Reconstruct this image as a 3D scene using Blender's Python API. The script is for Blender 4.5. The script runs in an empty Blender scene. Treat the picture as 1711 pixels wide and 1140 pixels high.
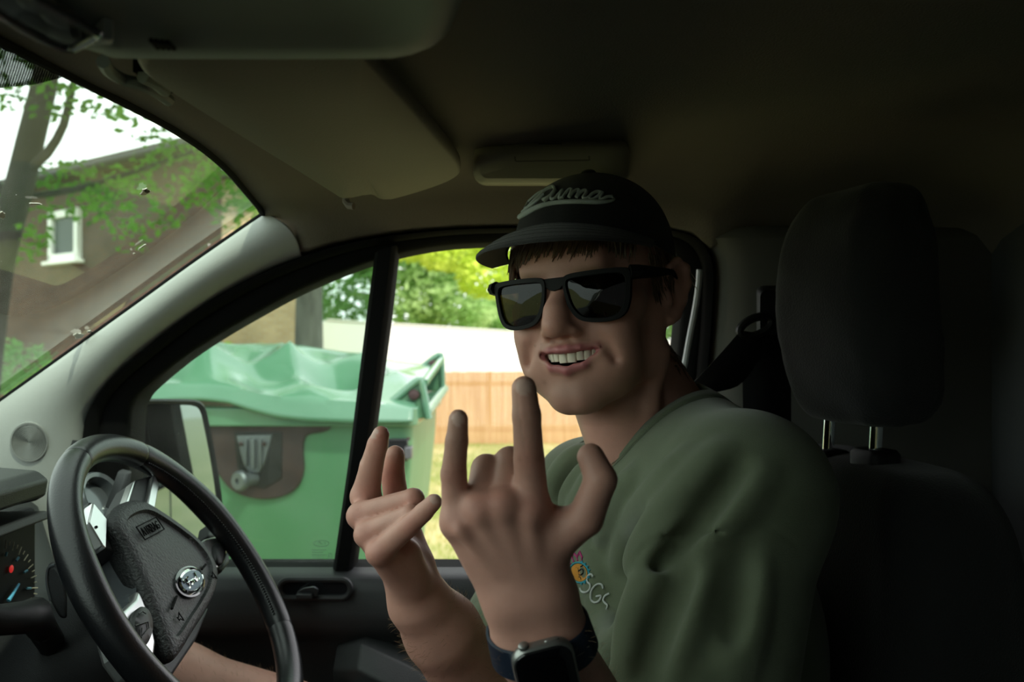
import bpy, bmesh, math, random
import numpy as np
from mathutils import Vector, Matrix, noise
from mathutils.bvhtree import BVHTree

random.seed(7)
PI = math.pi
SC = bpy.context.scene
COL = SC.collection
CZ = 1.62                      # eye height of the camera above the road
FP = 1500.0                    # focal length in pixels of the 1711 x 1140 frame

# ---------------------------------------------------------------- camera
cam_data = bpy.data.cameras.new('camera')
cam_data.sensor_width = 23.5
cam_data.lens = FP / 1711 * 23.5
cam_data.clip_start = 0.02
cam_data.clip_end = 400
cam_data.dof.use_dof = True
cam_data.dof.focus_distance = 0.80
cam_data.dof.aperture_fstop = 5.0
cam = bpy.data.objects.new('camera', cam_data)
cam.location = (0, 0, CZ)
cam.rotation_euler = (PI / 2, 0, 0)
COL.objects.link(cam)
SC.camera = cam

# ---------------------------------------------------------------- sky, sun, exposure
SC.view_settings.view_transform = 'Standard'
SC.view_settings.look = 'None'
SC.view_settings.gamma = 1
SC.view_settings.use_curve_mapping = False
SC.view_settings.exposure = 0.30
W = bpy.data.worlds.new('sky')
SC.world = W
W.use_nodes = True
bg = W.node_tree.nodes['Background']
bg.inputs[0].default_value = (0.97, 0.98, 1.0, 1)
bg.inputs[1].default_value = 2.1
sun_data = bpy.data.lights.new('sun', 'SUN')
sun_data.energy = 2.8
sun_data.angle = 0.02
sun_data.color = (1.0, 0.93, 0.80)
sun = bpy.data.objects.new('sun', sun_data)
sun.rotation_euler = Vector((-0.42, 0.62, -1.0)).to_track_quat('-Z', 'Y').to_euler()
sun.location = (6, -8, 12)
COL.objects.link(sun)

# ---------------------------------------------------------------- helpers
def P(px, py, y):
    """the point at depth y seen at a pixel of the frame"""
    return Vector(((px - 855.5) / FP * y, y, CZ - (py - 570) / FP * y))

def Pd(px, py):
    """a point on the inner plane of the driver's door (it leans in towards the roof)"""
    return P(px, py, 1.2143 / (1 - .174 * (py - 570) / FP))

def Pw(px, py, off=0.0):
    """a point on the plane of the windscreen"""
    kx, kz = (px - 855.5) / FP, -(py - 570) / FP
    y = (-.562 + off) / (kx - 1.5 * kz)
    return P(px, py, y)

def link(o, parent=None):
    COL.objects.link(o)
    if parent is not None:
        o.parent = parent
        o.matrix_parent_inverse = Matrix.Translation(parent.location).inverted() if parent.rotation_euler[:] == (0, 0, 0) else parent.matrix_basis.inverted()
    return o

def empty(name, loc, label=None, cat=None, group=None, kind=None):
    o = bpy.data.objects.new(name, None)
    o.location = loc
    o.empty_display_size = .05
    COL.objects.link(o)
    return tag(o, label, cat, group, kind)

def tag(o, label=None, cat=None, group=None, kind=None):
    if label: o['label'] = label
    if cat: o['category'] = cat
    if group: o['group'] = group
    if kind: o['kind'] = kind
    return o

class MB:
    """collects shapes that belong to ONE mesh object"""
    def __init__(s):
        s.v, s.f, s.m = [], [], []
        s.mi = 0
    def add(s, v, f):
        n = len(s.v)
        s.v += [tuple(p) for p in v]
        s.f += [tuple(i + n for i in q) for q in f]
        s.m += [s.mi] * len(f)
        return s
    def box(s, c, size, R=None):
        hx, hy, hz = [q / 2 for q in size]
        v = [Vector((x, y, z)) for x in (-hx, hx) for y in (-hy, hy) for z in (-hz, hz)]
        if R is not None: v = [R @ p for p in v]
        c = Vector(c)
        v = [p + c for p in v]
        return s.add(v, [(0, 1, 3, 2), (4, 6, 7, 5), (0, 4, 5, 1), (2, 3, 7, 6), (0, 2, 6, 4), (1, 5, 7, 3)])
    def tube(s, pts, r, n=10, closed=False, flat=None, up=None):
        pts = [Vector(p) for p in pts]
        N = len(pts)
        if not hasattr(r, '__len__'): r = [r] * N
        rings = []
        prev = None
        for i, p in enumerate(pts):
            a = pts[(i - 1) % N] if (closed or i > 0) else p
            b = pts[(i + 1) % N] if (closed or i < N - 1) else p
            t = (b - a)
            t = t.normalized() if t.length > 1e-9 else Vector((0, 0, 1))
            if prev is None:
                u = up.copy() if up is not None else (Vector((0, 0, 1)) if abs(t.z) < .9 else Vector((1, 0, 0)))
            else:
                u = prev if up is None else up.copy()
            u = (u - t * u.dot(t))
            u = u.normalized() if u.length > 1e-6 else t.orthogonal().normalized()
            prev = u
            w = t.cross(u)
            fl = 1 if flat is None else flat
            rings.append([p + (u * math.cos(2 * PI * k / n) * fl + w * math.sin(2 * PI * k / n)) * r[i] for k in range(n)])
        v = [q for ring in rings for q in ring]
        f = []
        M = N if closed else N - 1
        for i in range(M):
            j = (i + 1) % N
            for k in range(n):
                l = (k + 1) % n
                f.append((i * n + k, i * n + l, j * n + l, j * n + k))
        if not closed:
            f.append(tuple(range(n - 1, -1, -1)))
            f.append(tuple((N - 1) * n + k for k in range(n)))
        return s.add(v, f)
    def grid(s, rows, closed_u=False):
        nu = len(rows[0])
        v = [p for r in rows for p in r]
        f = []
        for i in range(len(rows) - 1):
            for k in range(nu if closed_u else nu - 1):
                l = (k + 1) % nu
                f.append((i * nu + k, i * nu + l, (i + 1) * nu + l, (i + 1) * nu + k))
        return s.add(v, f)
    def loft(s, rings, caps=True):
        """closed rings, capped at both ends"""
        n = len(rings[0])
        s.grid(rings, True)
        if caps:
            s.add(rings[0], [tuple(range(n - 1, -1, -1))])
            s.add(rings[-1], [tuple(range(n))])
        return s
    def prism(s, poly, d):
        """polygon of 3-D points pushed along d"""
        d = Vector(d)
        a = [Vector(p) for p in poly]
        return s.loft([a, [p + d for p in a]])
    def lathe(s, prof, M, n=24, cap=True):
        rings = [[M @ Vector((r * math.cos(2 * PI * k / n), r * math.sin(2 * PI * k / n), z)) for k in range(n)] for r, z in prof]
        return s.loft(rings, cap)
    def ell(s, c, r, R=None, nu=16, nv=10):
        c = Vector(c)
        rows = []
        for i in range(nv + 1):
            th = PI * i / nv
            row = []
            for k in range(nu):
                ph = 2 * PI * k / nu
                p = Vector((r[0] * math.sin(th) * math.cos(ph), r[1] * math.sin(th) * math.sin(ph), r[2] * math.cos(th)))
                row.append((R @ p if R is not None else p) + c)
            rows.append(row)
        return s.grid(rows, True)
    def build(s, name, mats, parent=None, smooth=40, weld=True, bevel=None, solid=None, sub=0):
        me = bpy.data.meshes.new(name)
        me.from_pydata(s.v, [], s.f)
        bm = bmesh.new()
        bm.from_mesh(me)
        if weld: bmesh.ops.remove_doubles(bm, verts=bm.verts, dist=1e-6)
        bmesh.ops.dissolve_degenerate(bm, dist=1e-7, edges=bm.edges)
        if weld: bmesh.ops.recalc_face_normals(bm, faces=bm.faces)
        bm.to_mesh(me)
        bm.free()
        if not isinstance(mats, (list, tuple)): mats = [mats]
        for m in mats: me.materials.append(m)
        if len(mats) > 1 and len(me.polygons) == len(s.m):
            me.polygons.foreach_set('material_index', s.m)
        o = bpy.data.objects.new(name, me)
        link(o, parent)
        if smooth:
            me.shade_smooth()
            me.set_sharp_from_angle(angle=math.radians(smooth))
        if solid:
            m = o.modifiers.new('solid', 'SOLIDIFY'); m.thickness = abs(solid); m.offset = 1 if solid > 0 else -1
        if bevel:
            m = o.modifiers.new('bevel', 'BEVEL'); m.width = bevel; m.segments = 3; m.limit_method = 'ANGLE'; m.angle_limit = math.radians(35)
            m.harden_normals = False
        if sub:
            m = o.modifiers.new('sub', 'SUBSURF'); m.levels = sub; m.render_levels = sub
        return o

def resample(pts, n, closed=False):
    pts = [Vector(p) for p in pts]
    if closed: pts = pts + [pts[0]]
    L = [0]
    for a, b in zip(pts, pts[1:]): L.append(L[-1] + (b - a).length)
    out = []
    for i in range(n):
        t = L[-1] * i / (n if closed else n - 1)
        k = 0
        while k < len(L) - 2 and L[k + 1] < t: k += 1
        w = (t - L[k]) / max(L[k + 1] - L[k], 1e-12)
        out.append(pts[k].lerp(pts[k + 1], w))
    return out

def spline(pts, n, closed=False):
    """Catmull-Rom through the points, evenly resampled"""
    pts = [Vector(p) for p in pts]
    N = len(pts)
    dense = []
    M = N if closed else N - 1
    for i in range(M):
        p1, p2 = pts[i], pts[(i + 1) % N]
        p0 = pts[(i - 1) % N] if (closed or i > 0) else p1 * 2 - p2
        p3 = pts[(i + 2) % N] if (closed or i < N - 2) else p2 * 2 - p1
        for k in range(12):
            t = k / 12
            dense.append(.5 * ((2 * p1) + (p2 - p0) * t + (2 * p0 - 5 * p1 + 4 * p2 - p3) * t * t + (3 * p1 - p0 - 3 * p2 + p3) * t ** 3))
    if not closed: dense.append(pts[-1])
    return resample(dense, n, closed)

def rrect(w, h, r, n=5):
    """rounded rectangle outline in 2-D"""
    out = []
    for cx, cy, a0 in ((w / 2 - r, h / 2 - r, 0), (-w / 2 + r, h / 2 - r, PI / 2), (-w / 2 + r, -h / 2 + r, PI), (w / 2 - r, -h / 2 + r, 1.5 * PI)):
        for k in range(n + 1):
            a = a0 + PI / 2 * k / n
            out.append((cx + r * math.cos(a), cy + r * math.sin(a)))
    return out

# ---------------------------------------------------------------- materials
def mat(name, col, rough=.6, metal=0, spec=.5, noise_amt=0, noise_scale=20, col2=None, bump=0, bump_scale=200, coat=0, sheen=0, detail=4, stretch=None):
    m = bpy.data.materials.new(name)
    m.use_nodes = True
    nt = m.node_tree
    b = nt.nodes['Principled BSDF']
    b.inputs['Base Color'].default_value = (*col, 1)
    b.inputs['Roughness'].default_value = rough
    b.inputs['Metallic'].default_value = metal
    b.inputs['Specular IOR Level'].default_value = spec
    b.inputs['Coat Weight'].default_value = coat
    if sheen: b.inputs['Sheen Weight'].default_value = sheen
    tc = nt.nodes.new('ShaderNodeTexCoord')
    src = tc.outputs['Object']
    if stretch:
        mp = nt.nodes.new('ShaderNodeMapping'); mp.inputs['Scale'].default_value = stretch
        nt.links.new(src, mp.inputs[0]); src = mp.outputs[0]
    if col2 is not None:
        n = nt.nodes.new('ShaderNodeTexNoise'); n.inputs['Scale'].default_value = noise_scale; n.inputs['Detail'].default_value = detail
        nt.links.new(src, n.inputs['Vector'])
        r = nt.nodes.new('ShaderNodeValToRGB')
        r.color_ramp.elements[0].position = .35; r.color_ramp.elements[1].position = .68
        r.color_ramp.elements[0].color = (*col, 1); r.color_ramp.elements[1].color = (*col2, 1)
        nt.links.new(n.outputs['Fac'], r.inputs[0]); nt.links.new(r.outputs[0], b.inputs['Base Color'])
    if bump:
        n = nt.nodes.new('ShaderNodeTexNoise'); n.inputs['Scale'].default_value = bump_scale; n.inputs['Detail'].default_value = 3
        nt.links.new(src, n.inputs['Vector'])
        bp = nt.nodes.new('ShaderNodeBump'); bp.inputs['Strength'].default_value = bump; bp.inputs['Distance'].default_value = .002
        nt.links.new(n.outputs['Fac'], bp.inputs['Height']); nt.links.new(bp.outputs[0], b.inputs['Normal'])
    return m

def glass_mat(name, tint, gloss=.06, dust=.05, dust_scale=30, dust_col=(.6, .62, .58), streak=(1, 1, 1), edge=.9):
    """thin pane: tinted see-through, a little mirror, dust on the surface"""
    m = bpy.data.materials.new(name); m.use_nodes = True
    nt = m.node_tree; nt.nodes.clear()
    N = nt.nodes.new; L = nt.links.new
    out = N('ShaderNodeOutputMaterial')
    tr = N('ShaderNodeBsdfTransparent'); tr.inputs[0].default_value = (*tint, 1)
    gl = N('ShaderNodeBsdfGlossy'); gl.inputs['Roughness'].default_value = .02
    lw = N('ShaderNodeLayerWeight'); lw.inputs[0].default_value = .5
    pw = N('ShaderNodeMath'); pw.operation = 'POWER'; pw.inputs[1].default_value = 5.0; L(lw.outputs['Facing'], pw.inputs[0])
    mul = N('ShaderNodeMath'); mul.operation = 'MULTIPLY_ADD'; mul.inputs[1].default_value = edge; mul.inputs[2].default_value = gloss; mul.use_clamp = True
    L(pw.outputs[0], mul.inputs[0])
    mx = N('ShaderNodeMixShader'); L(mul.outputs[0], mx.inputs[0]); L(tr.outputs[0], mx.inputs[1]); L(gl.outputs[0], mx.inputs[2])
    df = N('ShaderNodeBsdfTranslucent'); df.inputs[0].default_value = (*dust_col, 1)
    tc = N('ShaderNodeTexCoord'); mp = N('ShaderNodeMapping'); mp.inputs['Scale'].default_value = streak
    L(tc.outputs['Object'], mp.inputs[0])
    n1 = N('ShaderNodeTexNoise'); n1.inputs['Scale'].default_value = dust_scale; n1.inputs['Detail'].default_value = 6; L(mp.outputs[0], n1.inputs['Vector'])
    mr = N('ShaderNodeMapRange'); mr.inputs[1].default_value = .3; mr.inputs[2].default_value = .75; mr.inputs[3].default_value = dust * .45; mr.inputs[4].default_value = dust * 1.5
    L(n1.outputs['Fac'], mr.inputs[0])
    n2 = N('ShaderNodeTexNoise'); n2.inputs['Scale'].default_value = 420; n2.inputs['Detail'].default_value = 1; L(tc.outputs['Object'], n2.inputs['Vector'])
    sp = N('ShaderNodeMapRange'); sp.inputs[1].default_value = .76; sp.inputs[2].default_value = .82; sp.inputs[3].default_value = 0; sp.inputs[4].default_value = .3
    L(n2.outputs['Fac'], sp.inputs[0])
    ad = N('ShaderNodeMath'); ad.operation = 'ADD'; ad.use_clamp = True; L(mr.outputs[0], ad.inputs[0]); L(sp.outputs[0], ad.inputs[1])
    mx2 = N('ShaderNodeMixShader'); L(ad.outputs[0], mx2.inputs[0]); L(mx.outputs[0], mx2.inputs[1]); L(df.outputs[0], mx2.inputs[2])
    L(mx2.outputs[0], out.inputs[0])
    return m

def leaf_mat(name, a, b, trans=.5):
    m = bpy.data.materials.new(name); m.use_nodes = True
    nt = m.node_tree; nt.nodes.clear(); N = nt.nodes.new; L = nt.links.new
    out = N('ShaderNodeOutputMaterial')
    tc = N('ShaderNodeTexCoord')
    n = N('ShaderNodeTexNoise'); n.inputs['Scale'].default_value = .9; n.inputs['Detail'].default_value = 5; L(tc.outputs['Object'], n.inputs['Vector'])
    r = N('ShaderNodeValToRGB'); r.color_ramp.elements[0].position = .38; r.color_ramp.elements[1].position = .62
    r.color_ramp.elements[0].color = (*a, 1); r.color_ramp.elements[1].color = (*b, 1)
    L(n.outputs['Fac'], r.inputs[0])
    d = N('ShaderNodeBsdfDiffuse'); t = N('ShaderNodeBsdfTranslucent')
    L(r.outputs[0], d.inputs[0]); L(r.outputs[0], t.inputs[0])
    mx = N('ShaderNodeMixShader'); mx.inputs[0].default_value = trans; L(d.outputs[0], mx.inputs[1]); L(t.outputs[0], mx.inputs[2])
    L(mx.outputs[0], out.inputs[0])
    return m

def attr_mat(name, rough=.5, spec=.4, bump=.15, bump_scale=900, sss=0):
    """skin: the colour is stored per vertex (lips, stubble, nails, moles)"""
    m = bpy.data.materials.new(name); m.use_nodes = True
    nt = m.node_tree; b = nt.nodes['Principled BSDF']; N = nt.nodes.new; L = nt.links.new
    a = N('ShaderNodeAttribute'); a.attribute_name = 'Col'
    tc = N('ShaderNodeTexCoord')
    n = N('ShaderNodeTexNoise'); n.inputs['Scale'].default_value = 55; n.inputs['Detail'].default_value = 5; L(tc.outputs['Object'], n.inputs['Vector'])
    mr = N('ShaderNodeMapRange'); mr.inputs[3].default_value = .86; mr.inputs[4].default_value = 1.14; L(n.outputs['Fac'], mr.inputs[0])
    mm = N('ShaderNodeVectorMath'); mm.operation = 'SCALE'; L(a.outputs['Color'], mm.inputs[0]); L(mr.outputs[0], mm.inputs['Scale'])
    L(mm.outputs[0], b.inputs['Base Color'])
    b.inputs['Roughness'].default_value = rough; b.inputs['Specular IOR Level'].default_value = spec
    if sss:
        b.inputs['Subsurface Weight'].default_value = sss
        b.inputs['Subsurface Radius'].default_value = (.010, .004, .002)
        b.inputs['Subsurface Scale'].default_value = 1
    n2 = N('ShaderNodeTexNoise'); n2.inputs['Scale'].default_value = bump_scale; n2.inputs['Detail'].default_value = 2; L(tc.outputs['Object'], n2.inputs['Vector'])
    bp = N('ShaderNodeBump'); bp.inputs['Strength'].default_value = bump; bp.inputs['Distance'].default_value = .001
    L(n2.outputs['Fac'], bp.inputs['Height']); L(bp.outputs[0], b.inputs['Normal'])
    return m

M = {}
M['headliner'] = mat('headliner_fabric', (.185, .165, .140), .95, spec=.1, bump=.3, bump_scale=500)
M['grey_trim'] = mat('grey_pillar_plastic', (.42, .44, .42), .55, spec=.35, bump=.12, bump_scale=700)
M['console'] = mat('overhead_console_plastic', (.20, .22, .20), .6, spec=.3, bump=.1, bump_scale=700)
M['visor'] = mat('visor_vinyl', (.20, .18, .14), .7, spec=.25, bump=.25, bump_scale=420)
M['black_rubber'] = mat('black_rubber', (.005, .005, .0052), .85, spec=.10)
M['black_plastic'] = mat('black_plastic', (.008, .0085, .009), .5, spec=.4, bump=.06, bump_scale=900)
M['door_plastic'] = mat('dark_door_plastic', (.023, .024, .026), .55, spec=.4, bump=.2, bump_scale=900)
M['dash'] = mat('dash_plastic', (.024, .026, .027), .5, spec=.45, bump=.25, bump_scale=800)
M['gloss_black'] = mat('gloss_black', (.012, .013, .015), .12, spec=.6, coat=.3)
M['leather'] = mat('steering_leather', (.0075, .008, .0095), .32, spec=.42, bump=.10, bump_scale=520)
M['airbag'] = mat('grained_airbag_cover', (.020, .021, .022), .5, spec=.45, bump=.8, bump_scale=330)
M['silver'] = mat('satin_silver', (.62, .63, .63), .28, metal=.9)
M['satin_grey'] = mat('glossy_grey_plastic', (.10, .11, .12), .16, spec=.6, metal=.3)
M['chrome'] = mat('chrome', (.85, .86, .86), .06, metal=1)
M['mirror'] = mat('mirror_glass', (.80, .86, .84), .01, metal=1)
M['white_mark'] = mat('pale_marking', (.55, .60, .60), .5)
M['seat_cover'] = mat('black_seat_fabric', (.014, .014, .014), .85, spec=.2, bump=.4, bump_scale=500, sheen=.15)
M['belt'] = mat('black_webbing', (.006, .006, .007), .8, spec=.2, bump=.4, bump_scale=900)
M['bulkhead'] = mat('grey_bulkhead_panel', (.09, .10, .10), .7, spec=.3, bump=.2, bump_scale=300)
M['metal_paint'] = mat('van_paint', (.16, .17, .18), .3, spec=.5, coat=.5)
M['strip'] = mat('grey_weather_strip', (.42, .46, .48), .35, spec=.5)
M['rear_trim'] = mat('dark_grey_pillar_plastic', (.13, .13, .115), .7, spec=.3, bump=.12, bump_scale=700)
# ================================================================ outside
def brick_mat(name, a, b, mortar, scale):
    m = bpy.data.materials.new(name); m.use_nodes = True
    nt = m.node_tree; bs = nt.nodes['Principled BSDF']; N = nt.nodes.new; L = nt.links.new
    tc = N('ShaderNodeTexCoord'); br = N('ShaderNodeTexBrick')
    br.inputs['Color1'].default_value = (*a, 1); br.inputs['Color2'].default_value = (*b, 1); br.inputs['Mortar'].default_value = (*mortar, 1)
    br.inputs['Scale'].default_value = scale; br.inputs['Mortar Size'].default_value = .012
    br.inputs['Brick Width'].default_value = .225; br.inputs['Row Height'].default_value = .075
    L(tc.outputs['UV'], br.inputs['Vector'])
    n = N('ShaderNodeTexNoise'); n.inputs['Scale'].default_value = 2.2; n.inputs['Detail'].default_value = 6; L(tc.outputs['UV'], n.inputs['Vector'])
    mr = N('ShaderNodeMapRange'); mr.inputs[3].default_value = .65; mr.inputs[4].default_value = 1.3; L(n.outputs['Fac'], mr.inputs[0])
    sc = N('ShaderNodeVectorMath'); sc.operation = 'SCALE'; L(br.outputs['Color'], sc.inputs[0]); L(mr.outputs[0], sc.inputs['Scale'])
    L(sc.outputs[0], bs.inputs['Base Color']); bs.inputs['Roughness'].default_value = .9
    return m

def uv_planar(o, A, d):
    """metres along the wall and up it"""
    me = o.data; uv = me.uv_layers.new(name='UVMap')
    for lp in me.loops:
        p = me.vertices[lp.vertex_index].co
        uv.data[lp.index].uv = ((p - Vector(A)).dot(Vector(d)), p.z)

M['grass'] = mat('dry_lawn', (.23, .25, .085), .95, col2=(.44, .39, .20), noise_scale=.9, detail=8, spec=.1)
M['blade'] = leaf_mat('grass_blade', (.22, .34, .06), (.48, .46, .18), .4)
M['fence_wood'] = mat('orange_softwood', (.44, .255, .115), .8, col2=(.56, .37, .20), noise_scale=2.5, spec=.2, stretch=(9, 9, .35))
M['white_wall'] = mat('white_painted_wall', (.86, .86, .84), .6)
M['shaded_brown_brick'] = brick_mat('shaded_brown_brick', (.075, .036, .022), (.11, .055, .032), (.085, .066, .052), 1)  # tree shade and windscreen dimming are put into this dark brick tone
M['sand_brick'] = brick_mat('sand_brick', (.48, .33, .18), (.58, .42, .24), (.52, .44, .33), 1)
M['roof_tile'] = mat('dark_roof_tile', (.07, .06, .055), .8, col2=(.11, .09, .08), noise_scale=3)
M['white_upvc'] = mat('white_window_plastic', (.80, .82, .80), .4)
M['blind'] = mat('grey_blind', (.09, .11, .11), .6)
M['dark_pane'] = mat('dark_window_pane', (.02, .03, .03), .08, spec=.8)
M['bark'] = mat('dark_bark', (.018, .016, .014), .95, col2=(.036, .031, .027), noise_scale=7, bump=.6, bump_scale=30, stretch=(1, 1, .3))
M['grey_bark'] = mat('grey_bark', (.06, .06, .055), .95, col2=(.11, .11, .10), noise_scale=8, bump=.6, bump_scale=30, stretch=(1, 1, .3))
M['leaf_front'] = leaf_mat('hanging_leaves', (.05, .14, .018), (.13, .30, .035), .55)
M['leaf_yellow'] = leaf_mat('yellow_green_leaves', (.46, .62, .06), (.70, .80, .16), .5)
M['leaf_mid'] = leaf_mat('mid_green_leaves', (.24, .44, .12), (.52, .70, .32), .45)
M['leaf_dark'] = leaf_mat('dark_green_leaves', (.12, .28, .08), (.30, .50, .20), .45)

# ---- ground: level by the van, falling gently to the fence
def ground_z(x, y):
    t = min(max((y - 5.5) / 10.5, 0), 1)
    return -.21 * t * t * (3 - 2 * t)
mb = MB()
xs = [-60, -30, -15, -8, -4, 0, 4, 8, 15, 30, 60]
ys = [-40, -15, -4, 1, 5.5, 7, 9, 11, 13, 16, 22, 35, 70]
mb.grid([[(x, y, ground_z(x, y)) for x in xs] for y in ys])
tag(mb.build('ground', M['grass'], smooth=60), kind='structure', label='dry yellow green lawn between the van and the fence')
mb = MB()
rg = random.Random(3)
for i in range(9000):
    y = rg.uniform(5.6, 15.9); x = rg.uniform(-.195, .10) * y
    h = rg.uniform(.03, .08); a = rg.uniform(0, PI); w = .006
    z = ground_z(x, y)
    dx, dy = math.cos(a) * w, math.sin(a) * w
    lx, ly = rg.uniform(-.03, .03), rg.uniform(-.03, .03)
    mb.add([(x - dx, y - dy, z), (x + dx, y + dy, z), (x + lx, y + ly, z + h)], [(0, 1, 2)])
tag(mb.build('grass', M['blade'], smooth=0, weld=False), 'short dry grass blades over the sunny lawn', 'grass', kind='stuff')

# ---- close-boarded timber fence
FY = 16.0
fz0, fz1 = CZ - (742 - 570) / FP * FY, CZ - (621 - 570) / FP * FY
fence = empty('timber_fence', (0, FY, fz0), 'orange timber fence of narrow upright boards across the lawn', 'fence')
x = -5.2
rb = random.Random(5)
while x < 7:
    x1 = x + 2.4
    m_ = MB()
    q = x
    while q < x1 - .03:
        w = .062
        m_.box((q + w / 2, FY + rb.uniform(-.006, .006), (fz0 + fz1) / 2 + rb.uniform(-.012, .006)), (w - .007, .02, fz1 - fz0))
        q += w
    m_.box(((x + x1) / 2, FY + .03, fz0 + .25), (x1 - x, .03, .08)).box(((x + x1) / 2, FY + .03, fz1 - .22), (x1 - x, .03, .08))
    m_.build('board_panel', M['fence_wood'], fence, smooth=0)
    MB().box((x, FY + .09, (fz0 + fz1) / 2), (.09, .09, fz1 - fz0)).build('post', M['fence_wood'], fence, smooth=0)
    x = x1

# ---- long low white building behind the fence
g = empty('white_building', (0, 20, -.2), 'long low white building showing above the timber fence', 'building')
L0, L1 = P(538, 535, 19.0), P(1010, 567, 19.6)
L2 = L0 + (L1 - L0) * 2.2
mb = MB()
poly = [(L0.x, L0.y, -.25), (L2.x, L2.y, -.25), (L2.x, L2.y, L2.z + .05), (L0.x + .1, L0.y, L0.z), (L0.x + .03, L0.y, L0.z - .03), (L0.x, L0.y, L0.z - .1)]
mb.prism(poly, (0, 3.2, 0)).build('wall', M['white_wall'], g, smooth=0)
MB().prism([(L0.x + .12, L0.y - .02, L0.z), (L2.x, L2.y - .02, L2.z + .05), (L2.x, L2.y - .02, L2.z + .08), (L0.x + .12, L0.y - .02, L0.z + .03)], (0, 3.3, 0)).build('roof_edge', M['white_upvc'], g, smooth=0)

# ---- sand-coloured brick house
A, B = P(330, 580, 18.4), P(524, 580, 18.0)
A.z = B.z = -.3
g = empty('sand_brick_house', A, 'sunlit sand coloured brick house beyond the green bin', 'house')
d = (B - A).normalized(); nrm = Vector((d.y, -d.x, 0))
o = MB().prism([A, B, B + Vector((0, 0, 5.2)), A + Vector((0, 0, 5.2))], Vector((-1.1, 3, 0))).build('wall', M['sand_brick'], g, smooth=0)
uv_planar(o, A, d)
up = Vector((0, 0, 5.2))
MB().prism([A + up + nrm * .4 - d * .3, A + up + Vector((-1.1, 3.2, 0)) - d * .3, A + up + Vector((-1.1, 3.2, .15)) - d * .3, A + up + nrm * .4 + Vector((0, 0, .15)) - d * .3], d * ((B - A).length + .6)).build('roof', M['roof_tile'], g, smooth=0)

# ---- brown brick house seen through the windscreen
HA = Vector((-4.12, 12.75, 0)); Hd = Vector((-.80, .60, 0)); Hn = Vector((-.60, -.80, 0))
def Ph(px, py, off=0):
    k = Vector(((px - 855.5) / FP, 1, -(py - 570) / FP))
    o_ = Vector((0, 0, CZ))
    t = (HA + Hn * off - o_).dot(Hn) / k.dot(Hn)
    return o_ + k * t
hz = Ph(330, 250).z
g = empty('brown_brick_house', HA, 'brown brick house with tree shade in its colour, seen through the windscreen behind the tree', 'house')
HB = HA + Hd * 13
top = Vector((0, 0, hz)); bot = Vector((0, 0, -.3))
o = MB().prism([HA + bot, HB + bot, HB + top, HA + top], Vector((-2.6, 3.0, 0))).build('wall', M['shaded_brown_brick'], g, smooth=0)
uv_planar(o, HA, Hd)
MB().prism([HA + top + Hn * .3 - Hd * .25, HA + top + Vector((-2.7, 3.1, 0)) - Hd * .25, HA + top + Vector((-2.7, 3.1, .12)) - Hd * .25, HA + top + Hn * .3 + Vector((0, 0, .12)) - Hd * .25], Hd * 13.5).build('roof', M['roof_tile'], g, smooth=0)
MB().tube([HA + top + Hn * .33 - Hd * .25, HB + top + Hn * .33], .06, 8).build('gutter', M['black_plastic'], g)
# white casement with a blind
w0, w1 = Ph(88, 352), Ph(137, 352)
zt, zb = Ph(112, 352).z, Ph(112, 436).z
wc = (w0 + w1) / 2; ww = (w1 - w0).length; wh = zt - zb; wz = (zt + zb) / 2
Rw = Matrix((Hd, Hn, Vector((0, 0, 1)))).transposed()
fr = MB()
def hbox(m_, u, z, su, sz, off, th): m_.box(Vector((wc.x, wc.y, wz)) + Hd * u + Vector((0, 0, z)) + Hn * off, (su, th, sz), Rw)
t_ = .12
hbox(fr, -ww / 2 + t_ / 2, 0, t_, wh, .04, .1); hbox(fr, ww / 2 - t_ / 2, 0, t_, wh, .04, .1)
hbox(fr, 0, wh / 2 - t_ / 2, ww, t_, .04, .1); hbox(fr, 0, -wh / 2 + t_ / 2, ww, t_, .04, .1); hbox(fr, 0, -wh / 2 - .03, ww + .16, .06, .08, .16)
wf = fr.build('window', M['white_upvc'], g, smooth=0, bevel=.008)
hb = MB(); hbox(hb, 0, 0, ww - 2 * t_, wh - 2 * t_, .015, .01); hb.build('pane', M['dark_pane'], wf, smooth=0)
hb = MB()
for k in range(17): hbox(hb, 0, -wh / 2 + t_ + (wh - 2 * t_) * (k + .5) / 17, ww - 2 * t_ - .04, .022, .028, .008)
hb.build('blind', M['blind'], wf, smooth=0)

# ---- trees and shrubs
def leaves(mb, blobs, n, size, rg, flat=.6):
    tot = sum(b[1][0] * b[1][1] * b[1][2] for b in blobs)
    for c, r in blobs:
        k = max(8, int(n * r[0] * r[1] * r[2] / tot))
        for i in range(k):
            while True:
                p = Vector((rg.uniform(-1, 1), rg.uniform(-1, 1), rg.uniform(-1, 1)))
                if .12 < p.length < 1: break
            p = p * (p.length ** -.35)
            q = Vector((c[0] + p.x * r[0], c[1] + p.y * r[1], c[2] + p.z * r[2]))
            s = size * rg.uniform(.6, 1.35)
            a = Vector((rg.gauss(0, 1), rg.gauss(0, 1), rg.gauss(0, flat))).normalized()
            b = a.cross(Vector((rg.gauss(0, 1), rg.gauss(0, 1), rg.gauss(0, 1)))).normalized()
            mb.add([q - a * s * .5, q + b * s * .27 - a * s * .05, q + a * s * .5, q - b * s * .27 - a * s * .05], [(0, 1, 2, 3)])

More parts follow.
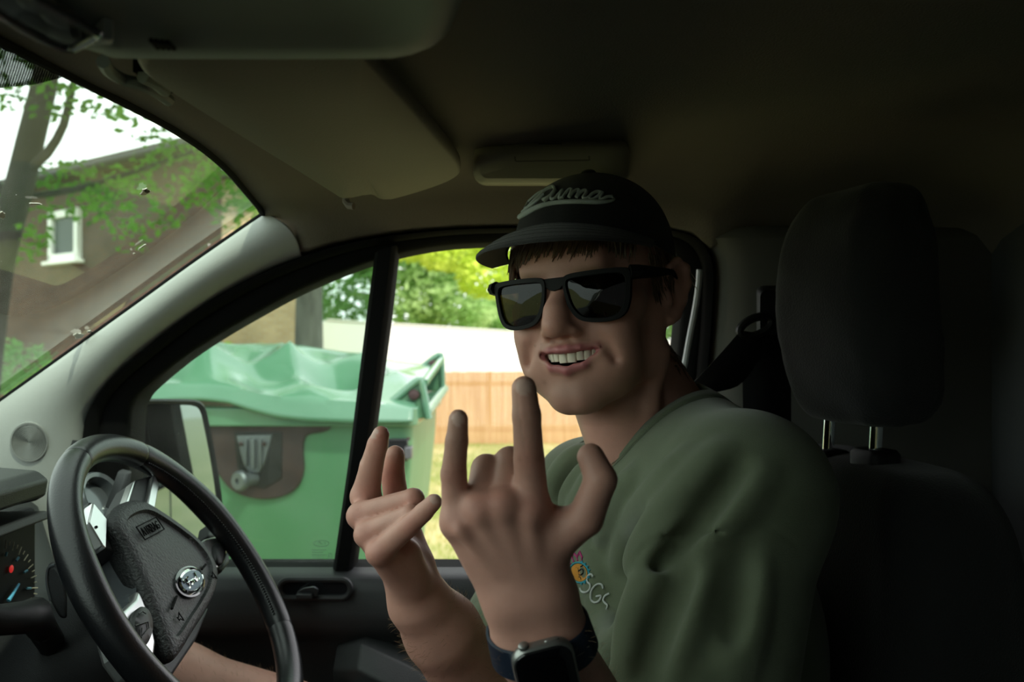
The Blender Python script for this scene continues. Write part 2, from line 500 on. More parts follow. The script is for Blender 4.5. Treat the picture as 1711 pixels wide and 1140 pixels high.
def tree(name, base, trunk, r, blobs, n, size, bark, leaf, label, seed, branches=(), group=None):
    rg = random.Random(seed)
    t = empty(name, base, label, 'tree', group)
    MB().tube(spline([base] + trunk, 16), [r * (1.25 - .65 * i / 15) for i in range(16)], 12).build('trunk', bark, t)
    for br in branches:
        MB().tube(spline(br[0], 10), [br[1] * (1 - .06 * i) for i in range(10)], 8).build('branch', bark, t)
    m_ = MB()
    leaves(m_, blobs, n, size, rg)
    m_.build('foliage', leaf, t, smooth=0, weld=False)
    return t

def px_blob(px, py, y, rx, rz, ry):
    """a clump of leaves of real size at a depth"""
    return (P(px, py, y), (rx / FP * y, ry, rz / FP * y))

Y = 7.5
base = P(-60, 600, Y); base.z = 0
tree('tree', base, [P(-8, 470, Y), P(28, 330, Y), P(52, 230, Y), P(72, 150, Y), P(95, 20, Y + .2), P(120, -160, Y + .5)], .125,
     [px_blob(*b) for b in ((150, 165, 7.2, 55, 26, .5), (425, 335, 8.3, 40, 40, .5), (395, 290, 8.3, 45, 35, .5), (110, 170, 7.0, 120, 22, .5), (300, 235, 8.0, 70, 20, .5), (250, 215, 7.4, 60, 18, .5), (18, 160, 7.6, 40, 30, .5), (20, 380, 7.9, 45, 70, .5), (150, 300, 8.2, 90, 26, .6),
                            (230, 345, 8.0, 80, 45, .6), (290, 290, 8.4, 75, 36, .6), (370, 320, 8.2, 60, 45, .6), (400, 365, 8.0, 40, 26, .5), (130, 340, 8.4, 60, 38, .5),
                            (215, 395, 7.8, 45, 28, .4), (62, 395, 7.4, 22, 28, .3), (330, 255, 8.0, 60, 16, .4), (60, 20, 7.5, 260, 70, 1.2), (-60, -200, 7.5, 420, 140, 2.4), (170, -470, 5.6, 520, 330, 1.7), (330, 100, 8.2, 200, 60, 1.0))],  # high out-of-frame clumps added to shade the trunk and house
     30000, .085, M['bark'], M['leaf_front'], 'leaning tree with dark trunk and hanging leaves in front of the brown house', 11,
     [([P(40, 290, Y), P(80, 255, Y - .1), P(108, 205, Y - .2), P(120, 150, Y - .3), P(150, 60, Y - .4)], .045),
      ([P(28, 330, Y), P(120, 318, Y + .3), P(230, 285, Y + .5), P(330, 250, Y + .6), P(420, 215, Y + .7)], .03),
      ([P(30, 330, Y), P(-20, 300, Y), P(-80, 220, Y)], .05)])
YB = 12.2
b0 = P(516, 600, YB); b0.z = ground_z(b0.x, YB) - .02
tree('tree', b0, [P(516, 560, YB), P(517, 480, YB), P(519, 400, YB), P(522, 250, YB), P(525, 60, YB)], .185,
     [px_blob(520, -60, YB, 330, 150, 2.2), px_blob(440, 60, YB, 180, 90, 1.5), px_blob(640, 80, YB, 190, 80, 1.5)], 2600, .16, M['grey_bark'], M['leaf_mid'],
     'bare grey tree trunk standing between the brick house and the white building', 12, [([P(521, 280, YB), P(600, 170, YB), P(660, 90, YB)], .06), ([P(521, 260, YB), P(470, 150, YB), P(430, 70, YB)], .06)])
bgt = [(575, 28, [(575, 470, 90, 75), (545, 400, 80, 60), (610, 405, 90, 60), (590, 330, 120, 70)], 'leaf_dark', 'blue green tree beside the grey trunk, left of the window bar'),
       (700, 32, [(690, 495, 75, 55), (740, 500, 70, 50), (700, 440, 90, 42), (770, 525, 60, 34), (720, 390, 120, 60)], 'leaf_mid', 'broad mid green tree right of the window bar above the white building'),
       (1010, 24.5, [(690, 408, 80, 30), (760, 425, 70, 30), (810, 460, 50, 40), (730, 360, 160, 50), (850, 400, 60, 40)], 'leaf_yellow', 'bright yellow green tree hanging over the white building beside the cap'),
       (860, 36, [(830, 530, 60, 40), (880, 500, 60, 60), (940, 470, 80, 80), (1010, 500, 90, 60), (900, 560, 120, 30)], 'leaf_mid', 'pale green tree directly behind the head of the driver'),
       (1120, 40, [(1120, 480, 90, 90), (1200, 470, 90, 80), (1140, 400, 110, 60)], 'leaf_dark', 'tree behind the driver at the rear edge of the window')]
for k, (px, y, bl, lf, lab) in enumerate(bgt):
    b0 = P(px, 640, y); b0.z = -.25
    tree('tree', b0, [P(px, 590, y), P(px + 4, 560, y), P(px - 3, 545, y)], .12, [px_blob(a, b, y, c, d_, 1.5) for a, b, c, d_ in bl], 6500, .0092 * y, M['bark'], M[lf], lab, 30 + k, group='trees behind the white building')

def shrub(base, blobs, n, size, leaf, label, seed):
    rg = random.Random(seed)
    t = empty('shrub', base, label, 'shrub')
    m_ = MB()
    for k in range(5):
        a = k * 1.26
        m_.tube([base, Vector(base) + Vector((math.cos(a) * .12, math.sin(a) * .12, .5))], [.02, .01], 6)
    m_.build('stem', M['bark'], t)
    m_ = MB(); leaves(m_, blobs, n, size, rg); m_.build('foliage', leaf, t, smooth=0, weld=False)
b0 = P(10, 640, 10.5); b0.z = 0
shrub(b0, [px_blob(5, 620, 10.5, 85, 55, .7), px_blob(-70, 610, 10.5, 70, 70, .7), px_blob(60, 660, 10.5, 60, 40, .6), px_blob(0, 700, 10.5, 100, 90, .7)], 2600, .10, M['leaf_dark'], 'dark green bush low in the windscreen beside the front pillar', 51)
b0 = P(410, 640, 15.4); b0.z = ground_z(0, 15.4)
shrub(b0, [px_blob(375, 592, 15.4, 36, 20, .4), px_blob(430, 590, 15.4, 42, 16, .4), px_blob(410, 630, 15.4, 70, 45, .4)], 2200, .10, M['leaf_yellow'], 'sunlit low hedge showing over the lid of the green bin', 52)

# ---- large green wheeled bin beside the van
M['bin'] = mat('green_bin_plastic', (.066, .185, .092), .38, spec=.5, col2=(.084, .21, .115), noise_scale=5)
M['bin_lid'] = mat('pale_green_lid_plastic', (.070, .185, .110), .18, spec=.8, col2=(.095, .22, .14), noise_scale=4, bump=.15, bump_scale=40)
M['bin_plate'] = mat('dark_brown_plate', (.022, .010, .010), .7, col2=(.040, .020, .018), noise_scale=18)
M['bin_metal'] = mat('dull_zinc', (.13, .14, .15), .45, metal=.7, bump=.2, bump_scale=60)
YF = 3.0
def bx(px, y=YF): return (px - 855.5) / FP * y
def bz(py, y=YF): return CZ - (py - 570) / FP * y
bin_ = empty('wheeled_bin', (-.95, 3.5, 0), 'large green wheeled bin with crumpled lid close to the driver window', 'bin')
xl, xr = -1.62, bx(692)
zr = bz(706); zb_ = .24
def ring(x0, x1, y0, y1, z, r=.05):
    return [Vector(((x0 + x1) / 2 + a, (y0 + y1) / 2 + b, z)) for a, b in rrect(x1 - x0, y1 - y0, r, 4)]
tp = .092
MB().loft([ring(xl + .12, xr - .12, YF + .16, 3.88, zb_), ring(xl + .05, xr - .10, YF + .10, 3.95, zb_ + .1), ring(xl + .005, xr - .012, YF + .015, 4.02, zr - .12), ring(xl, xr - .008, YF + .008, 4.03, zr)]).build('body', M['bin'], bin_, bevel=.006)
MB().loft([ring(xl - .02, xr + .012, YF - .022, 4.05, zr - .012), ring(xl - .02, xr + .012, YF - .022, 4.05, zr + .05), ring(xl + .01, xr - .01, YF + .01, 4.02, zr + .055)], True).build('rim', M['bin_lid'], bin_, bevel=.006)
# lid: a sheet of plastic buckled along its front half
def lerp_tab(t, tab):
    for (a, b), (c, d_) in zip(tab, tab[1:]):
        if t <= c: return b + (d_ - b) * min(max((t - a) / (c - a), 0), 1)
    return tab[-1][1]
nU, nV = 90, 34
rows = []
lipT = [(150, 690), (235, 676), (300, 668), (345, 667), (390, 672), (430, 686), (470, 697), (520, 703), (600, 706), (700, 704)]
creT = [(150, 650), (235, 645), (300, 640), (380, 644), (440, 658), (500, 666), (560, 668), (620, 672), (700, 684)]
backT = [(150, 606), (250, 600), (330, 590), (390, 574), (430, 571), (500, 577), (560, 585), (620, 594), (665, 603), (740, 612)]
for j in range(nV + 1):
    v = j / nV
    row = []
    for i in range(nU + 1):
        x = xl - .03 + (xr + .03 - xl) * i / nU
        pf = 855.5 + x / YF * FP
        yb = 4.0
        pb = 855.5 + x / yb * FP
        zl, zc = bz(lerp_tab(pf, lipT), YF - .05), bz(lerp_tab(pf, creT), YF - .02)
        zk = bz(lerp_tab(pb, backT), yb)
        if v < .12:
            t = v / .12
            y = YF - .055 + .03 * t; z = zl + (zc - zl) * t
        else:
            t = (v - .12) / .88
            y = YF - .025 + (yb - YF + .025) * t
            z = zc + (zk - zc) * (t ** .8) + .035 * math.sin(PI * t)
            s = x + 1.0
            env = math.exp(-((t - .45) / .33) ** 2)
            fold = abs(((s * 2.3 + t * 1.15 + .25 * math.sin(3 * s)) % 1) - .5) * 2
            fold2 = abs(((s * 1.7 - t * 1.6 + .6) % 1) - .5) * 2
            z += env * (.10 * (abs(fold) ** 1.5 - .5) + .06 * (fold2 ** 1.4 - .5)) * (1.0 if x < -.55 else max(0, (-.35 - x) / .2))
            z += .012 * noise.noise(Vector((x * 5, y * 5, 2)))
            z -= .06 * math.exp(-((s - .32) / .22) ** 2 - ((t - .4) / .25) ** 2)
        row.append((x, y, z))
    rows.append(row)
MB().grid(rows).build('lid', M['bin_lid'], bin_, smooth=50, solid=-.012)
# lifting ears with dark caps at the right-hand end
def ear(tri, y, cap, r):
    t3 = [P(a, b, y) for a, b in tri]
    e = MB().prism(t3, (0, .03, 0)).build('lid_bracket', M['bin'], bin_, smooth=0, bevel=.006)
    MB().tube(spline([P(tri[0][0], tri[0][1], y - .004), P((tri[0][0] + tri[1][0]) / 2, (tri[0][1] + tri[1][1]) / 2, y - .004), P(tri[1][0] - 4, tri[1][1] + 2, y - .004), P(tri[1][0] + 3, tri[1][1] + 8, y - .004), P(tri[2][0], tri[2][1], y - .004)], 30), .012, 8).build('flange', M['bin_lid'], e)
    c = P(cap[0], cap[1], y - .002)
    Rc = Matrix.Translation(c) @ Matrix.Rotation(PI / 2, 4, 'X')
    MB().lathe([(r * .9, -.02), (r, .0), (r, .012), (r * .8, .022), (.001, .026)], Rc, 20).build('pivot_cap', M['bin_plate'], e)
ear([(618, 700), (702, 634), (716, 700)], 3.06, (692, 660), .019)
ear([(655, 650), (735, 592), (740, 655)], 3.86, (723, 609), .020)
MB().tube([P(709, 640, 3.06), P(738, 600, 3.86)], .014, 8).build('pivot_bar', M['bin_lid'], bin_)
MB().tube([P(712, 690, 3.07), P(742, 650, 3.9)], .02, 8).build('pivot_bar', M['bin_lid'], bin_)
# dark plate with lock
def front_y(z): return YF + .008 + (zr - z) * .07
pl = [(345, 712), (540, 712), (540, 722), (512, 728), (506, 750), (507, 785), (498, 812), (478, 828), (445, 836), (410, 832), (384, 820), (366, 798), (352, 770)]
pts = [Vector((bx(a), front_y(bz(b)) - .012, bz(b))) for a, b in pl]
plate = MB().prism(spline(pts, 60, True), (0, .03, 0)).build('lock_plate', M['bin_plate'], bin_, smooth=30, bevel=.004)
def fp(px, py, off): return Vector((bx(px), front_y(bz(py)) - off, bz(py)))
MB().prism([fp(392, 722, .016), fp(472, 722, .016), fp(470, 800, .016), fp(440, 818, .016), fp(398, 806, .016)], (0, .012, 0)).build('backing', M['black_plastic'], plate, bevel=.003)
m_ = MB()
m_.prism([fp(396, 728, .02), fp(456, 726, .02), fp(444, 772, .03), fp(434, 790, .03), fp(418, 790, .03), fp(408, 774, .03)], (0, .02, 0))
m_.box(fp(426, 758, .034), (.012, .02, .10)); m_.box(fp(438, 756, .032), (.008, .018, .09)); m_.box(fp(414, 756, .032), (.008, .018, .09))
m_.build('lock_bracket', M['bin_metal'], plate, bevel=.003)
Rk = Matrix.Translation(fp(412, 800, .055)) @ Matrix.Rotation(PI / 2, 4, 'X') @ Matrix.Rotation(-.5, 4, 'Y')
MB().lathe([(.022, -.05), (.022, .0), (.032, .006), (.034, .02), (.028, .028), (.010, .028), (.009, .02), (.001, .02)], Rk, 20).build('lock_knob', M['bin_metal'], plate)
for px in (406, 444): MB().ell(fp(px, 741, .036), (.008, .004, .008)).build('bolt', M['bin_plate'], plate)
# recess and trunnion at the front corner
MB().box((bx(664), YF + .012, bz(752)), (.07, .03, .075)).build('pocket', M['gloss_black'], bin_, bevel=.004)
MB().box((bx(683), YF + .0, bz(756)), (.024, .05, .04)).build('trunnion', M['bin_metal'], bin_, bevel=.004)
MB().ell((bx(682), YF + .008, bz(734)), (.006, .004, .006)).build('bolt', M['bin_plate'], bin_)
for cx in (xl + .2, xr - .2):
    for cy in (YF + .28, 3.8):
        c = MB().box((cx, cy, .2), (.05, .10, .12)).build('castor', M['bin_metal'], bin_, bevel=.004)
        MB().lathe([(.04, -.025), (.098, -.022), (.1, 0), (.098, .022), (.04, .025)], Matrix.Translation((cx, cy, .1)) @ Matrix.Rotation(PI / 2, 4, 'Y'), 20).build('wheel', M['black_rubber'], c)
# ================================================================ the cab
IN = Vector((0.15, -1, 0))                       # roughly into the cab from the door side

def ribbon(mb, A, B, thick):
    """band between two polylines of equal count, pushed into the cab by thick"""
    d = Vector((0, -thick, 0))
    rows = [A, [a + d for a in A], [b + d for b in B], B]
    return mb.grid(rows)

OBp = [(128, 960), (130, 860), (137, 770), (146, 705), (164, 665), (197, 626), (247, 584), (320, 525), (400, 475), (480, 439), (560, 412), (650, 395), (750, 385), (840, 382), (950, 381), (1060, 383), (1120, 386), (1160, 398), (1182, 420), (1192, 455), (1190, 520), (1184, 600), (1176, 700), (1166, 800), (1155, 962)]
IBp = [(196, 951), (199, 860), (203, 770), (206, 700), (214, 672), (233, 650), (290, 603), (350, 563), (410, 528), (480, 490), (560, 455), (640, 428), (730, 410), (820, 404), (930, 402), (1040, 402), (1095, 404), (1124, 415), (1137, 435), (1142, 462), (1141, 530), (1134, 600), (1122, 700), (1108, 800), (1092, 951)]
NO = 120
OB = resample(spline([Pd(*p) for p in OBp], 300), NO)
def frac_pts(src, n):                            # matched point pairs along both curves
    out = []
    for i in range(n):
        t = i / (n - 1) * (len(src) - 1); k = min(int(t), len(src) - 2); f = t - k
        p0 = src[max(k - 1, 0)]; p1 = src[k]; p2 = src[k + 1]; p3 = src[min(k + 2, len(src) - 1)]
        cr = lambda a, b, c, d: .5 * (2 * b + (c - a) * f + (2 * a - 5 * b + 4 * c - d) * f * f + (3 * b - a - 3 * c + d) * f ** 3)
        out.append((cr(p0[0], p1[0], p2[0], p3[0]), cr(p0[1], p1[1], p2[1], p3[1])))
    return out
OBq, IBq = frac_pts(OBp, 150), frac_pts(IBp, 150)
O3 = [Pd(*p) for p in OBq]; I3 = [Pd(*p) + Vector((0, .028, 0)) for p in IBq]

door = empty('door_1', (0, 1.25, .9), 'black framed driver side door with window open behind the driver', None, kind='structure')
fr = MB()
rows = [[p + Vector((0, -.004, 0)) for p in O3], [p.lerp(q, .10) + Vector((0, -.020, 0)) for p, q in zip(O3, I3)], [p.lerp(q, .30) + Vector((0, -.020, 0)) for p, q in zip(O3, I3)], [p.lerp(q, .36) + Vector((0, -.008, 0)) for p, q in zip(O3, I3)],
        [p.lerp(q, .44) + Vector((0, -.010, 0)) for p, q in zip(O3, I3)], [p.lerp(q, .9) + Vector((0, -.012, 0)) for p, q in zip(O3, I3)], [q + Vector((0, -.010, 0)) for q in I3], [q + Vector((0, .05, 0)) for q in I3],
        [p + Vector((0, .09, 0)) for p in O3], [p + Vector((0, -.004, 0)) for p in O3]]
fr.grid(rows)
fr.build('window_frame', M['black_rubber'], door, smooth=50)
# pale edge of the rear frame seen past the head
strip = [Pd(1166, 452), Pd(1164, 480), Pd(1158, 520), Pd(1150, 560), Pd(1142, 605), Pd(1128, 680), Pd(1110, 780), Pd(1090, 900)]
MB().tube([p + Vector((0, -.012, 0)) for p in spline(strip, 24)], .0042, 8).build('edge_strip', M['strip'], door)
# bar between the quarter light and the opening window
barL = [Pd(629, 424), Pd(616, 520), Pd(601, 640), Pd(585, 770), Pd(558, 956)]
barR = [Pd(664, 412), Pd(652, 520), Pd(636, 640), Pd(618, 770), Pd(591, 956)]
mb = MB()
bl_, br_ = resample(barL, 16), resample(barR, 16)
d0, d1 = Vector((0, -.012, 0)), Vector((0, .03, 0))
mb.grid([[p + d1 for p in bl_], [p + d0 for p in bl_], [p.lerp(q, .2) + d0 * 1.6 for p, q in zip(bl_, br_)], [p.lerp(q, .8) + d0 * 1.6 for p, q in zip(bl_, br_)], [q + d0 for q in br_], [q + d1 for q in br_], [p + d1 for p in bl_]])
mb.build('divider_bar', M['black_rubber'], door, smooth=50)
# quarter light glass
M['quarter_glass'] = glass_mat('tinted_quarter_glass', (.58, .74, .64), .025, .024, 22, (.62, .68, .64))
qp = [(196, 951), (199, 860), (204, 700), (214, 670), (290, 601), (410, 526), (560, 452), (640, 425), (618, 520), (600, 660), (583, 790), (562, 951)]
qg = MB().add([Pd(*p) + Vector((0, .026, 0)) for p in qp], [tuple(range(len(qp)))]).build('quarter_glass', M['quarter_glass'], door, smooth=0)
# maker's mark etched into the corner of the glass
M['etch'] = mat('etched_mark', (.16, .24, .19), .8)
mk = MB()
def etch(x, y): return Pd(x, y) + Vector((0, .0235, 0))
mk.tube([etch(531 + 13 * math.cos(a), 915 + 5.2 * math.sin(a)) for a in np.linspace(0, 2 * PI, 25)[:-1]], .0004, 5, True)
mk.tube([etch(*p) for p in ((524, 917), (526, 912), (529, 912), (528, 917), (531, 914), (533, 917), (536, 913), (538, 917))], .0004, 5)
rg = random.Random(2)
for r_ in range(4):
    x = 515
    while x < 538 - (r_ % 2) * 5:
        w = rg.uniform(1.2, 3)
        mk.tube([etch(x, 926 + r_ * 4.2), etch(x + w, 926.4 + r_ * 4.2)], .0006, 5); x += w + 1.2
mk.tube([etch(546 + 3 * math.cos(a), 936 + 4 * math.sin(a)) for a in np.linspace(0, 2 * PI, 13)[:-1]], .0004, 5, True)
mk.build('etched_mark', M['etch'], qg)
# sill: rubber, pale strip, rubber
def sill(py0, py1, off, name, m, x0=140, x1=1165, r=0):
    a0 = [Pd(x, py0) + Vector((0, off, 0)) for x in (x0, (x0 + x1) / 2, x1)]
    a1 = [Pd(x, py1) + Vector((0, off - .006, 0)) for x in (x0, (x0 + x1) / 2, x1)]
    MB().grid([[p + Vector((0, .05, 0)) for p in a0], a0, a1, [p + Vector((0, .05, 0)) for p in a1]]).build(name, m, door, smooth=30)
sill(947, 955, -.006, 'sill_seal', M['black_rubber'])
sill(954.5, 959.5, -.010, 'sill_strip', M['strip'], 592, 1160)
sill(954.5, 959.5, -.012, 'sill_seal', M['black_plastic'], 140, 592)
sill(959, 966, -.004, 'sill_seal', M['black_rubber'])
# door card
cols = []
for x in np.linspace(-.98, .34, 40):
    col = [(x, 1.262, -.318), (x, 1.232, -.327), (x, 1.224, -.345), (x, 1.219, -.37), (x, 1.217, -.392), (x, 1.228, -.405), (x, 1.237, -.43), (x, 1.232, -.50), (x, 1.225, -.56), (x, 1.21, -.70), (x, 1.21, -.95), (x, 1.22, -1.1)]
    cols.append([Vector((a, b, CZ + c)) for a, b, c in col])
card = MB().grid(cols).build('door_card', M['door_plastic'], door, smooth=60, solid=-.012)
# armrest
def armring(x, y0, zt, zb): return [Vector((x, 1.235, CZ + zt)), Vector((x, y0 + .03, CZ + zt + .004)), Vector((x, y0, CZ + zt - .02)), Vector((x, y0 + .01, CZ + zb)), Vector((x, 1.235, CZ + zb - .04))]
MB().loft([armring(-.24, 1.20, -.42, -.47), armring(-.20, 1.16, -.405, -.49), armring(-.13, 1.13, -.425, -.53), armring(-.02, 1.12, -.50, -.60), armring(.30, 1.12, -.52, -.62)]).build('armrest', M['dash'], door, smooth=60, bevel=.012)
# inner handle: racetrack bezel, scoop and lever
hc = P(527, 983, 1.219)
def hpt(px, py, off): q = P(px, py, 1.219); q.y -= off; return q
out = [(527 + a, 983 + b) for a, b in rrect(118, 31, 15, 6)]
h = MB().tube([hpt(a, b, .003) for a, b in out], .0042, 8, True).build('door_handle', M['door_plastic'], door)
MB().add([hpt(527 + a, 983 + b, .001) for a, b in rrect(110, 25, 12, 6)], [tuple(range(28))]).build('scoop', M['gloss_black'], h, smooth=0)
lv = [hpt(494, 996, .004), hpt(500, 985, .012), hpt(512, 977, .020), hpt(530, 973, .022), hpt(537, 980, .018), hpt(533, 994, .012)]
MB().prism(lv, (0, .006, 0)).build('lever', M['satin_grey'], h, smooth=40, bevel=.002)
MB().box(hpt(514, 990, .012), (.022, .02, .007)).build('lock_tab', M['door_plastic'], h, bevel=.002)

# ---- front pillar trim with its little speaker
wpx = [(-330, 915), (-230, 840), (-130, 767), (-30, 693.5), (60, 629), (150, 564.5), (230, 507), (310, 449), (380, 400), (425, 369), (443, 357)]
dpx = [(129, 1010), (130, 930), (131, 860), (137, 765), (152, 688), (205, 619), (290, 548.5), (370, 494), (430, 461), (480, 438), (506, 428.5)]
wq, dq = frac_pts(wpx, 60), frac_pts(dpx, 60)
A3 = [Pw(*p, .004) for p in wq]; D3 = [Pd(*p) + Vector((0, -.010, 0)) for p in dq]
PIL = []
for a, d in zip(A3, D3):
    c = a.lerp(d, .42) + Vector((.030, -.036, .004))
    PIL.append([a.lerp(c, t / 14 * 2 - (t / 14) ** 2) if False else a * (1 - t / 14) ** 2 + c * (2 * (1 - t / 14) * t / 14) + d * (t / 14) ** 2 for t in range(15)])
PIL = [[a + Vector((-.004, .012, 0))] + r + [d + Vector((0, .02, 0))] for a, d, r in zip(A3, D3, PIL)]
pm = MB().grid(PIL)
pillar = pm.build('trim_1', M['grey_trim'], smooth=60, solid=-.006)
tag(pillar, 'pale grey front pillar trim between windscreen and driver door', kind='structure')
bv = BVHTree.FromPolygons([tuple(v) for v in pm.v], pm.f)
def hit(bvh, px, py, off=0.0):
    k = Vector(((px - 855.5) / FP, 1, -(py - 570) / FP)).normalized()
    loc, n, i, d = bvh.ray_cast(Vector((0, 0, CZ)), k)
    if loc is None: return None
    if n.dot(k) > 0: n = -n
    return loc + n * off
c = hit(bv, 49, 738)
if c is not None:
    sp = MB()
    def disc(rx, off): return [hit(bv, 49 + rx * math.cos(a), 738 + rx * 1.06 * math.sin(a), off) for a in np.linspace(0, 2 * PI, 37)[:-1]]
    rr = [disc(31.5, .0002), disc(31, .0022), disc(28.5, .0022)]
    k = 28.0
    while k > 1.5:
        rr += [disc(k, .0005), disc(k - 1.1, .0022)]; k -= 2.6
    if all(p is not None for r_ in rr for p in r_):
        sp.grid(rr, True)
        M['speaker'] = mat('grey_speaker_mesh', (.26, .27, .26), .8, spec=.2)
        sp.build('speaker_grille', M['speaker'], pillar, smooth=0)
# small button below the pillar, beside the rubber
def pil(px, py, off):
    q = hit(bv, px, py, off); return q if q is not None else Pd(px, py)
MB().tube([pil(126, 736, .002), pil(123, 745, .002), pil(122, 756, .002)], .005, 8).build('trim_clip', M['door_plastic'], pillar)

# ---- windscreen
M['windscreen'] = glass_mat('hazy_windscreen', (.72, .86, .76), .03, .014, 9, (.58, .62, .55), (.6, 2.2, .6))
hdr = [(440, 365), (437, 352), (424, 335), (405, 312), (380, 283), (350, 256), (320, 234), (270, 203), (200, 166), (120, 126), (40, 86), (-60, 36)]
H3 = [Pw(*p) for p in spline([Vector((a, b, 0)) for a, b in hdr], 60) for p in [(p.x, p.y)]]
HZ = H3[-1]
pane = [Pw(a, b) for a, b in ((-330, 915), (-130, 767), (60, 629), (230, 507), (380, 400), (425, 369))] + H3 + [Vector((HZ.x, -.2, HZ.z)), Vector((HZ.x, -.62, HZ.z))]
bz_ = pane[0].z
pane.append(Vector((pane[0].x, -.62, bz_)))
win = MB().add([p + Vector((-.006, 0, .004)) for p in pane], [tuple(range(len(pane)))]).build('window_1', M['windscreen'], smooth=0)
tag(win, 'hazy dusty windscreen with dotted black band at the top', kind='structure')
MB().tube([Pw(*p, .002) for p in wq] + [Pw(p.x, p.y, .002) for p in spline([Vector((a, b, 0)) for a, b in hdr], 60)[1:]], .0042, 8).build('windscreen_seal', M['black_rubber'], win)
# dotted band
m = bpy.data.materials.new('dotted_frit'); m.use_nodes = True
nt = m.node_tree; nt.nodes.clear(); N = nt.nodes.new; L = nt.links.new
o_ = N('ShaderNodeOutputMaterial'); tc = N('ShaderNodeTexCoord')
vo = N('ShaderNodeTexVoronoi'); vo.voronoi_dimensions = '2D'; vo.inputs['Scale'].default_value = 1; vo.inputs['Randomness'].default_value = 0
L(tc.outputs['UV'], vo.inputs['Vector'])
lt = N('ShaderNodeMath'); lt.operation = 'LESS_THAN'; lt.inputs[1].default_value = .18; L(vo.outputs['Distance'], lt.inputs[0])
tb = N('ShaderNodeBsdfTransparent'); db = N('ShaderNodeBsdfDiffuse'); db.inputs[0].default_value = (.008, .008, .008, 1)
mx = N('ShaderNodeMixShader'); L(lt.outputs[0], mx.inputs[0]); L(db.outputs[0], mx.inputs[1]); L(tb.outputs[0], mx.inputs[2]); L(mx.outputs[0], o_.inputs[0])
fb = [Pw(*p, .001) for p in ((118, 126), (60, 97), (-40, 47), (-260, -60), (-260, 150), (-60, 152), (0, 147), (60, 141))]
fo = MB().add(fb, [tuple(range(len(fb)))]).build('dotted_band', m, win, smooth=0)
uvl = fo.data.uv_layers.new(name='UVMap')
wd = Vector((1.5, 0, 1)).normalized()
for lp in fo.data.loops:
    p = fo.data.vertices[lp.vertex_index].co
    a, b = p.y / .00185, p.dot(wd) / .00185
    uvl.data[lp.index].uv = ((a + b) * .7071, (a - b) * .7071)
# dried marks on the outside
M['splat'] = mat('dried_marks', (.70, .68, .62), .9)
M['splat_dark'] = mat('dark_speck', (.05, .035, .025), .8)
def splat(px, py, rx, ry, m, seed, rot=0):
    rg = random.Random(seed)
    pts = []
    for k in range(14):
        a = 2 * PI * k / 14; s = rg.uniform(.6, 1.15)
        x, y = rx * s * math.cos(a), ry * s * math.sin(a)
        pts.append(Pw(px + x * math.cos(rot) - y * math.sin(rot), py + x * math.sin(rot) + y * math.cos(rot), -.0055))
    MB().prism(pts, (-.0008, 0, .0005)).build('dried_mark', m, win, smooth=0)
splat(243, 321, 9, 5.5, M['splat'], 1, -.45)
M['splat_d'] = M['splat_dark']
rg = random.Random(4)
pts = [Pw(246 + 5.2 * math.cos(a) * rg.uniform(.7, 1.1), 320 + 2.8 * math.sin(a) * rg.uniform(.7, 1.1), -.0045) for a in np.linspace(0, 2 * PI, 13)[:-1]]
MB().prism(pts, (-.0004, 0, .0003)).build('dried_mark', M['splat_dark'], win, smooth=0)
splat(132, 561, 9, 4.5, M['splat'], 5, -.2); splat(150, 555, 4, 2.5, M['splat'], 6); splat(354, 416, 3.2, 2.6, M['splat'], 7)
splat(4, 360, 5, 7, M['splat'], 8); splat(238, 413, 9, 1.2, M['splat'], 9, -.6); splat(60, 341, 12, 1.3, M['splat'], 10, .08); splat(225, 425, 2.2, 1.8, M['splat'], 12)

# ---- headliner
def zc(x):
    return .236 if x > .12 else (.236 - .024 * ((.12 - x) / .2) if x > -.08 else .212 - .034 * min(1, (-.08 - x) / .21))
def ob_at_x(x):
    best = None
    for a, b in zip(O3, O3[1:]):
        if a.z > CZ + .05 and (a.x - x) * (b.x - x) <= 0 and a.x != b.x:
            t = (x - a.x) / (b.x - a.x); return a.lerp(b, t)
    return best
hcols = []
c0 = [Pd(506, 428.5) + Vector((0, -.012, 0)), Pd(478, 398) + Vector((0, -.02, 0)), Pw(441, 362, .004)] + [Pw(*p, .004) for p in ((424, 335), (380, 283), (320, 234), (200, 166), (40, 86))] + [Vector((HZ.x, -.1, HZ.z)), Vector((HZ.x, -.5, HZ.z))]
hcols.append(spline([c0[0] + Vector((-.002, .03, 0))] + c0, 40))
RB = Pd(1192, 452)
for x in (-.262, -.235, -.20, -.16, -.12, -.07, -.02, .04, .10, .16, .20, .235, .26, .30, .36, .43, .50, .57, .605, .615):
    S = ob_at_x(x) if x < RB.x - .005 else None
    if S is None: S = Vector((x, 1.19, CZ + .138 - .02 * max(0, (.30 - x))))
    z = zc(x)
    f = min(1, max(0, (x + .30) / .2))
    e = S + Vector((0, -.012, 0))
    S0 = Vector((S.x, S.y + .02, S.z))
    y1 = 1.09 - .03 * f
    dz = 0.0 if x < .52 else .10 * ((x - .52) / .095) ** 2
    prof = [S0, e, e + Vector((0, -.022, .012)), Vector((x, 1.13, CZ + S.z - CZ + (z - (S.z - CZ)) * .55)), Vector((x, y1, CZ + S.z - CZ + (z - (S.z - CZ)) * .82)), Vector((x, .97, CZ + z - .006)), Vector((x, .85, CZ + z)), Vector((x, .5, CZ + z)), Vector((x, .1, CZ + z)), Vector((x, -.5, CZ + z - .02))]
    hcols.append([p - Vector((0, 0, dz)) for p in spline(prof, 40)])
tag(MB().grid(hcols).build('ceiling', M['headliner'], smooth=80, solid=.03), 'dark fabric roof lining of the cab', kind='structure')

